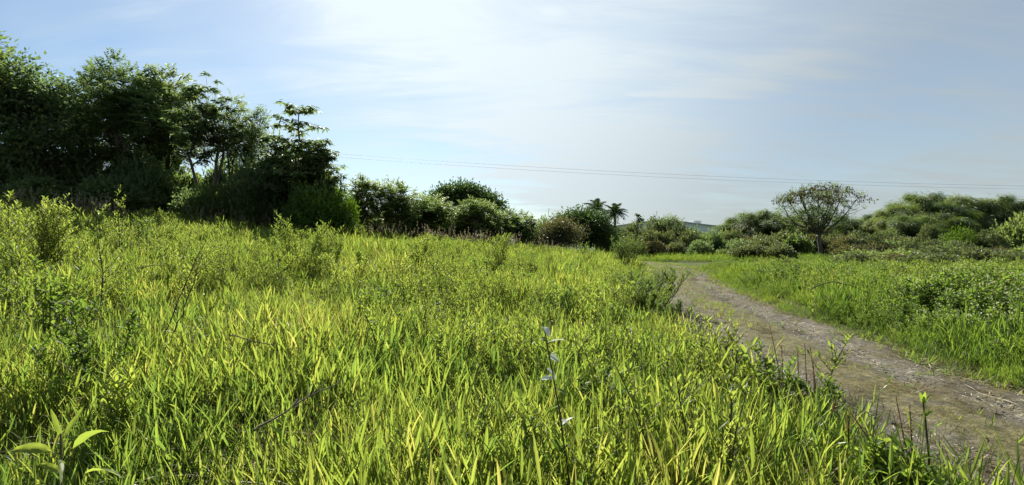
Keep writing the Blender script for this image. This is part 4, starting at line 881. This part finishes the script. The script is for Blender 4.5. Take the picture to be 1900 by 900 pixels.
for a in ((1428, 602, 1446, 690, 4.3, 'tallest seed spike at the track rim, leaning towards the meadow'), (1450, 640, 1452, 684, 4.35, 'short upright seed spike just behind the tallest one'),
          (1493, 636, 1497, 716, 4.2, 'straight thin seed spike beside the pair of thick ones'), (1503, 642, 1516, 734, 4.1, 'thick seed spike with a blunt tip, longer of the touching pair', .016), (1508, 668, 1512, 730, 4.0, 'thick seed spike behind the blunt tipped one, shorter of the touching pair', .014),
          (1480, 652, 1481, 690, 4.25, 'faint short seed spike among the dark-leaved weeds'), (1553, 733, 1545, 764, 3.3, 'stubby dark seed spike low over the bare dirt'), (1577, 764, 1606, 806, 2.9, 'strongly tilted seed spike pointing over the dirt'), (1573, 770, 1574, 800, 3.0, 'small upright seed spike touching the tilted one'),
          (1662, 735, 1684, 850, 2.7, 'long faded seed spike next to the tall square-stemmed plant'), (1688, 752, 1692, 830, 2.75, 'pale blurred seed spike just behind the tall square-stemmed plant')):
    spike(*a)

# plants close to the camera, every leaf a part
def one_leaf(a, b, wd, mat, parent, lift=.0, roll=0.0, base=None):
    a = np.asarray(a, float); b = np.asarray(b, float); L = np.linalg.norm(b-a); d = (b-a)/L; g = G(); n = 7
    vz = max(0, abs(d[2])-.45)/.55; ref = nrm(np.array([0, 0, 1.0])*(1-vz)+np.array([0, -1.0, 0])*vz); s = nrm(np.cross(d, ref)); u = np.cross(s, d); roll *= 1.0 if vz == 0 else .25; s = s*cos(roll)+u*sin(roll); u = np.cross(s, d)
    V = []; 
    for k in range(n):
        t = k/(n-1); wk = wd*.5*(math.sin(pi*min(1, t**.8*.98+.02))**.75 if 0 < t < 1 else .04); c = d*L*t+np.array([0, 0, 1.0])*lift*4*t*(1-t)
        for j in (-1, -.5, 0, .5, 1): V.append(c+s*wk*j+u*(abs(j)*wk*.35+.0015*math.sin(k*2.1+j*3)))
    F = []
    for k in range(n-1):
        for j in range(4): q = k*5+j; F += [(q, q+1, q+6), (q, q+6, q+5)]
    g.add(V, F, 0, RNG.uniform(.7, 1.0)); return link('leaf', g.mesh('leaf', [mat], True), parent, tuple(a-(np.zeros(3) if base is None else base)))
def leaf_px(base, p0, p1, Y, wd, mat, parent, dy=0.0, lift=0.01, roll=.6): return one_leaf(pt(*p0, Y), pt(*p1, Y+dy), wd, mat, parent, lift, roll, base)
# silver-leaved stalk
Y = 2.45; path = [(1066, 960), (1058, 900), (1047, 830), (1038, 760), (1030, 720), (1021, 670), (1013, 625), (1006, 598)]
P = np.array([pt(a, b, Y) for a, b in path]); b0 = P[0].copy(); b0[2] = gz(b0[0], Y); P = np.vstack([b0, P])
e = empty('silver_leaved_stalk', tuple(b0)); tag(e, 'tall single stalk with silvery white leaves standing alone in the near grass', 'weed')
g = G(); tube(g, P-b0, np.linspace(.006, .0025, len(P)), 7); link('stem', g.mesh('stem', ['wstem'], True), e)
for p0, p1, wd, mt, dy, ro in (((1006, 606), (994, 592), .024, 'broad', -.03, .8), ((1008, 606), (1019, 626), .03, 'silver', -.05, 1.2), ((1014, 636), (1048, 631), .018, 'silver', .03, .5), ((1012, 634), (1000, 628), .022, 'broad', .03, .5), ((1016, 654), (994, 643), .016, 'broad', .02, .4),
                               ((1018, 662), (1036, 672), .034, 'silver', -.04, 1.3), ((1024, 702), (1000, 705), .02, 'silver', .02, .7), ((1026, 700), (1014, 684), .022, 'silver', -.05, 1.0), ((1027, 706), (1026, 690), .018, 'silver', -.06, .9), ((1030, 722), (1054, 738), .03, 'dweed', -.02, .5),
                               ((1042, 790), (1066, 774), .024, 'silver', .02, .7), ((1040, 780), (1058, 790), .02, 'silver', -.05, .9), ((1044, 842), (1018, 815), .03, 'dweed', -.03, .6), ((1052, 866), (1076, 846), .028, 'dweed', .02, .6), ((1022, 660), (1048, 648), .018, 'broad', .05, .4), ((1036, 755), (1020, 762), .02, 'broad', .05, .4)):
    sx = float(np.interp(p0[1], [q[1] for q in path[::-1]], [q[0] for q in path[::-1]])); dx = sx-p0[0]
    leaf_px(b0, (sx, p0[1]), (p1[0]+dx*.5, p1[1]), Y, wd*1.25, mt, e, dy, .006, ro)
# large-leaved plant
Y = 1.72; c0 = pt(116, 850, Y); b0 = np.array([c0[0], Y, gz(c0[0], Y)]); e = empty('large_leaved_plant', tuple(b0)); tag(e, 'young plant with large smooth oval leaves low in the near grass', 'plant')
g = G(); tube(g, curve((0, 0, -.03), pt(113, 805, Y)-b0, 5), .0035, 6); link('stem', g.mesh('stem', ['wstem'], True), e)
for p0, p1, wd, dy, ro, li in (((98, 838), (16, 838), .036, -.02, .9, .012), ((135, 832), (202, 801), .034, -.05, .55, .02), ((116, 812), (94, 756), .02, .03, .8, .0), ((118, 812), (158, 752), .024, .05, .7, .0), ((112, 880), (70, 862), .024, -.06, .6, .01), ((158, 878), (226, 886), .03, -.08, .4, .018), ((120, 845), (136, 815), .02, -.04, .9, 0), ((110, 850), (112, 900), .022, -.1, .8, .01)):
    leaf_px(b0, p0, p1, Y, wd, 'weed', e, dy, li, ro)
# square-stemmed plant at the rim
Y = 2.75; P = np.array([pt(a, b, Y) for a, b in ((1728, 930), (1727, 900), (1722, 830), (1716, 770), (1712, 740))]); b0 = P[0].copy(); b0[2] = gz(b0[0], Y)-.02; P = np.vstack([b0, P])
e = empty('square_stemmed_plant', tuple(b0)); tag(e, 'tall square-stemmed plant with bright top leaves standing before the dirt track', 'plant')
g = G(); tube(g, P-b0, np.linspace(.008, .005, len(P)), 4); link('stem', g.mesh('stem', ['wstem']), e)
for p0, p1, wd, dy, ro in (((1712, 748), (1706, 728), .02, 0, .9), ((1713, 750), (1716, 726), .022, -.04, .9), ((1714, 752), (1728, 732), .016, .03, .8), ((1715, 800), (1684, 777), .036, -.04, .7), ((1717, 772), (1731, 764), .024, -.02, .6), ((1718, 778), (1705, 768), .014, .02, .5), ((1719, 804), (1736, 798), .014, -.03, .6), ((1733, 794), (1748, 786), .02, .02, .6),
                           ((1722, 845), (1708, 852), .024, -.04, .6), ((1722, 846), (1740, 836), .026, .0, .7), ((1723, 848), (1742, 854), .022, -.05, .6), ((1724, 880), (1700, 868), .026, .02, .5)):
    leaf_px(b0, p0, p1, Y, wd, 'broad', e, dy, .006, ro)
# dead stems
def twig(pts_, lab, rr=.006, br=5, seed=1):
    P = np.array([pt(*q) for q in pts_]); r_ = np.random.default_rng(seed); n = 12; u = np.linspace(0, len(P)-1, n); Q = np.stack([np.interp(u, range(len(P)), P[:, k]) for k in range(3)], -1)+r_.normal(0, .006, (n, 3))
    o = empty('dead_stem', tuple(Q[0])); tag(o, lab, 'twig'); g = G(); tube(g, Q-Q[0], np.linspace(rr, rr*.4, n), 5)
    for k in range(br):
        i = r_.integers(2, n-1); d = nrm(Q[min(i+1, n-1)]-Q[i-1])+r_.normal(0, .5, 3); tube(g, curve(Q[i]-Q[0], Q[i]-Q[0]+nrm(d)*r_.uniform(.05, .16), 3), [rr*.5, rr*.4, rr*.25], 4)
    link('stem', g.mesh('stem', ['twig'], True), o)
twig([(470, 800, 2.5), (500, 782, 2.6), (566, 742, 2.8), (632, 706, 3.0)], 'long bare dead stem lying slantwise in the near bright grass', .007, 5, 1)
twig([(300, 640, 5.5), (330, 560, 5.6), (356, 500, 5.7), (382, 446, 5.8)], 'dark leafless stem leaning across the middle of the meadow, longer of the parallel two', .008, 8, 2)
twig([(322, 620, 5.2), (340, 575, 5.2), (360, 520, 5.3), (374, 480, 5.3)], 'dark leafless stem leaning across the middle of the meadow, shorter of the parallel two', .007, 6, 3)
twig([(255, 498, 6.5), (275, 494, 6.5), (304, 489, 6.5)], 'short dark twig sticking out sideways above the grass by the single tall stalk', .008, 1, 4)
twig([(430, 622, 3.8), (470, 632, 3.7), (510, 640, 3.7)], 'thin bare twig lying level in the bright mid grass', .005, 2, 5)
twig([(1505, 536, 10.4), (1540, 522, 10.4), (1580, 530, 10.5), (1615, 545, 10.5)], 'bare arching branch lying on the weeds of the bank', .012, 6, 6)
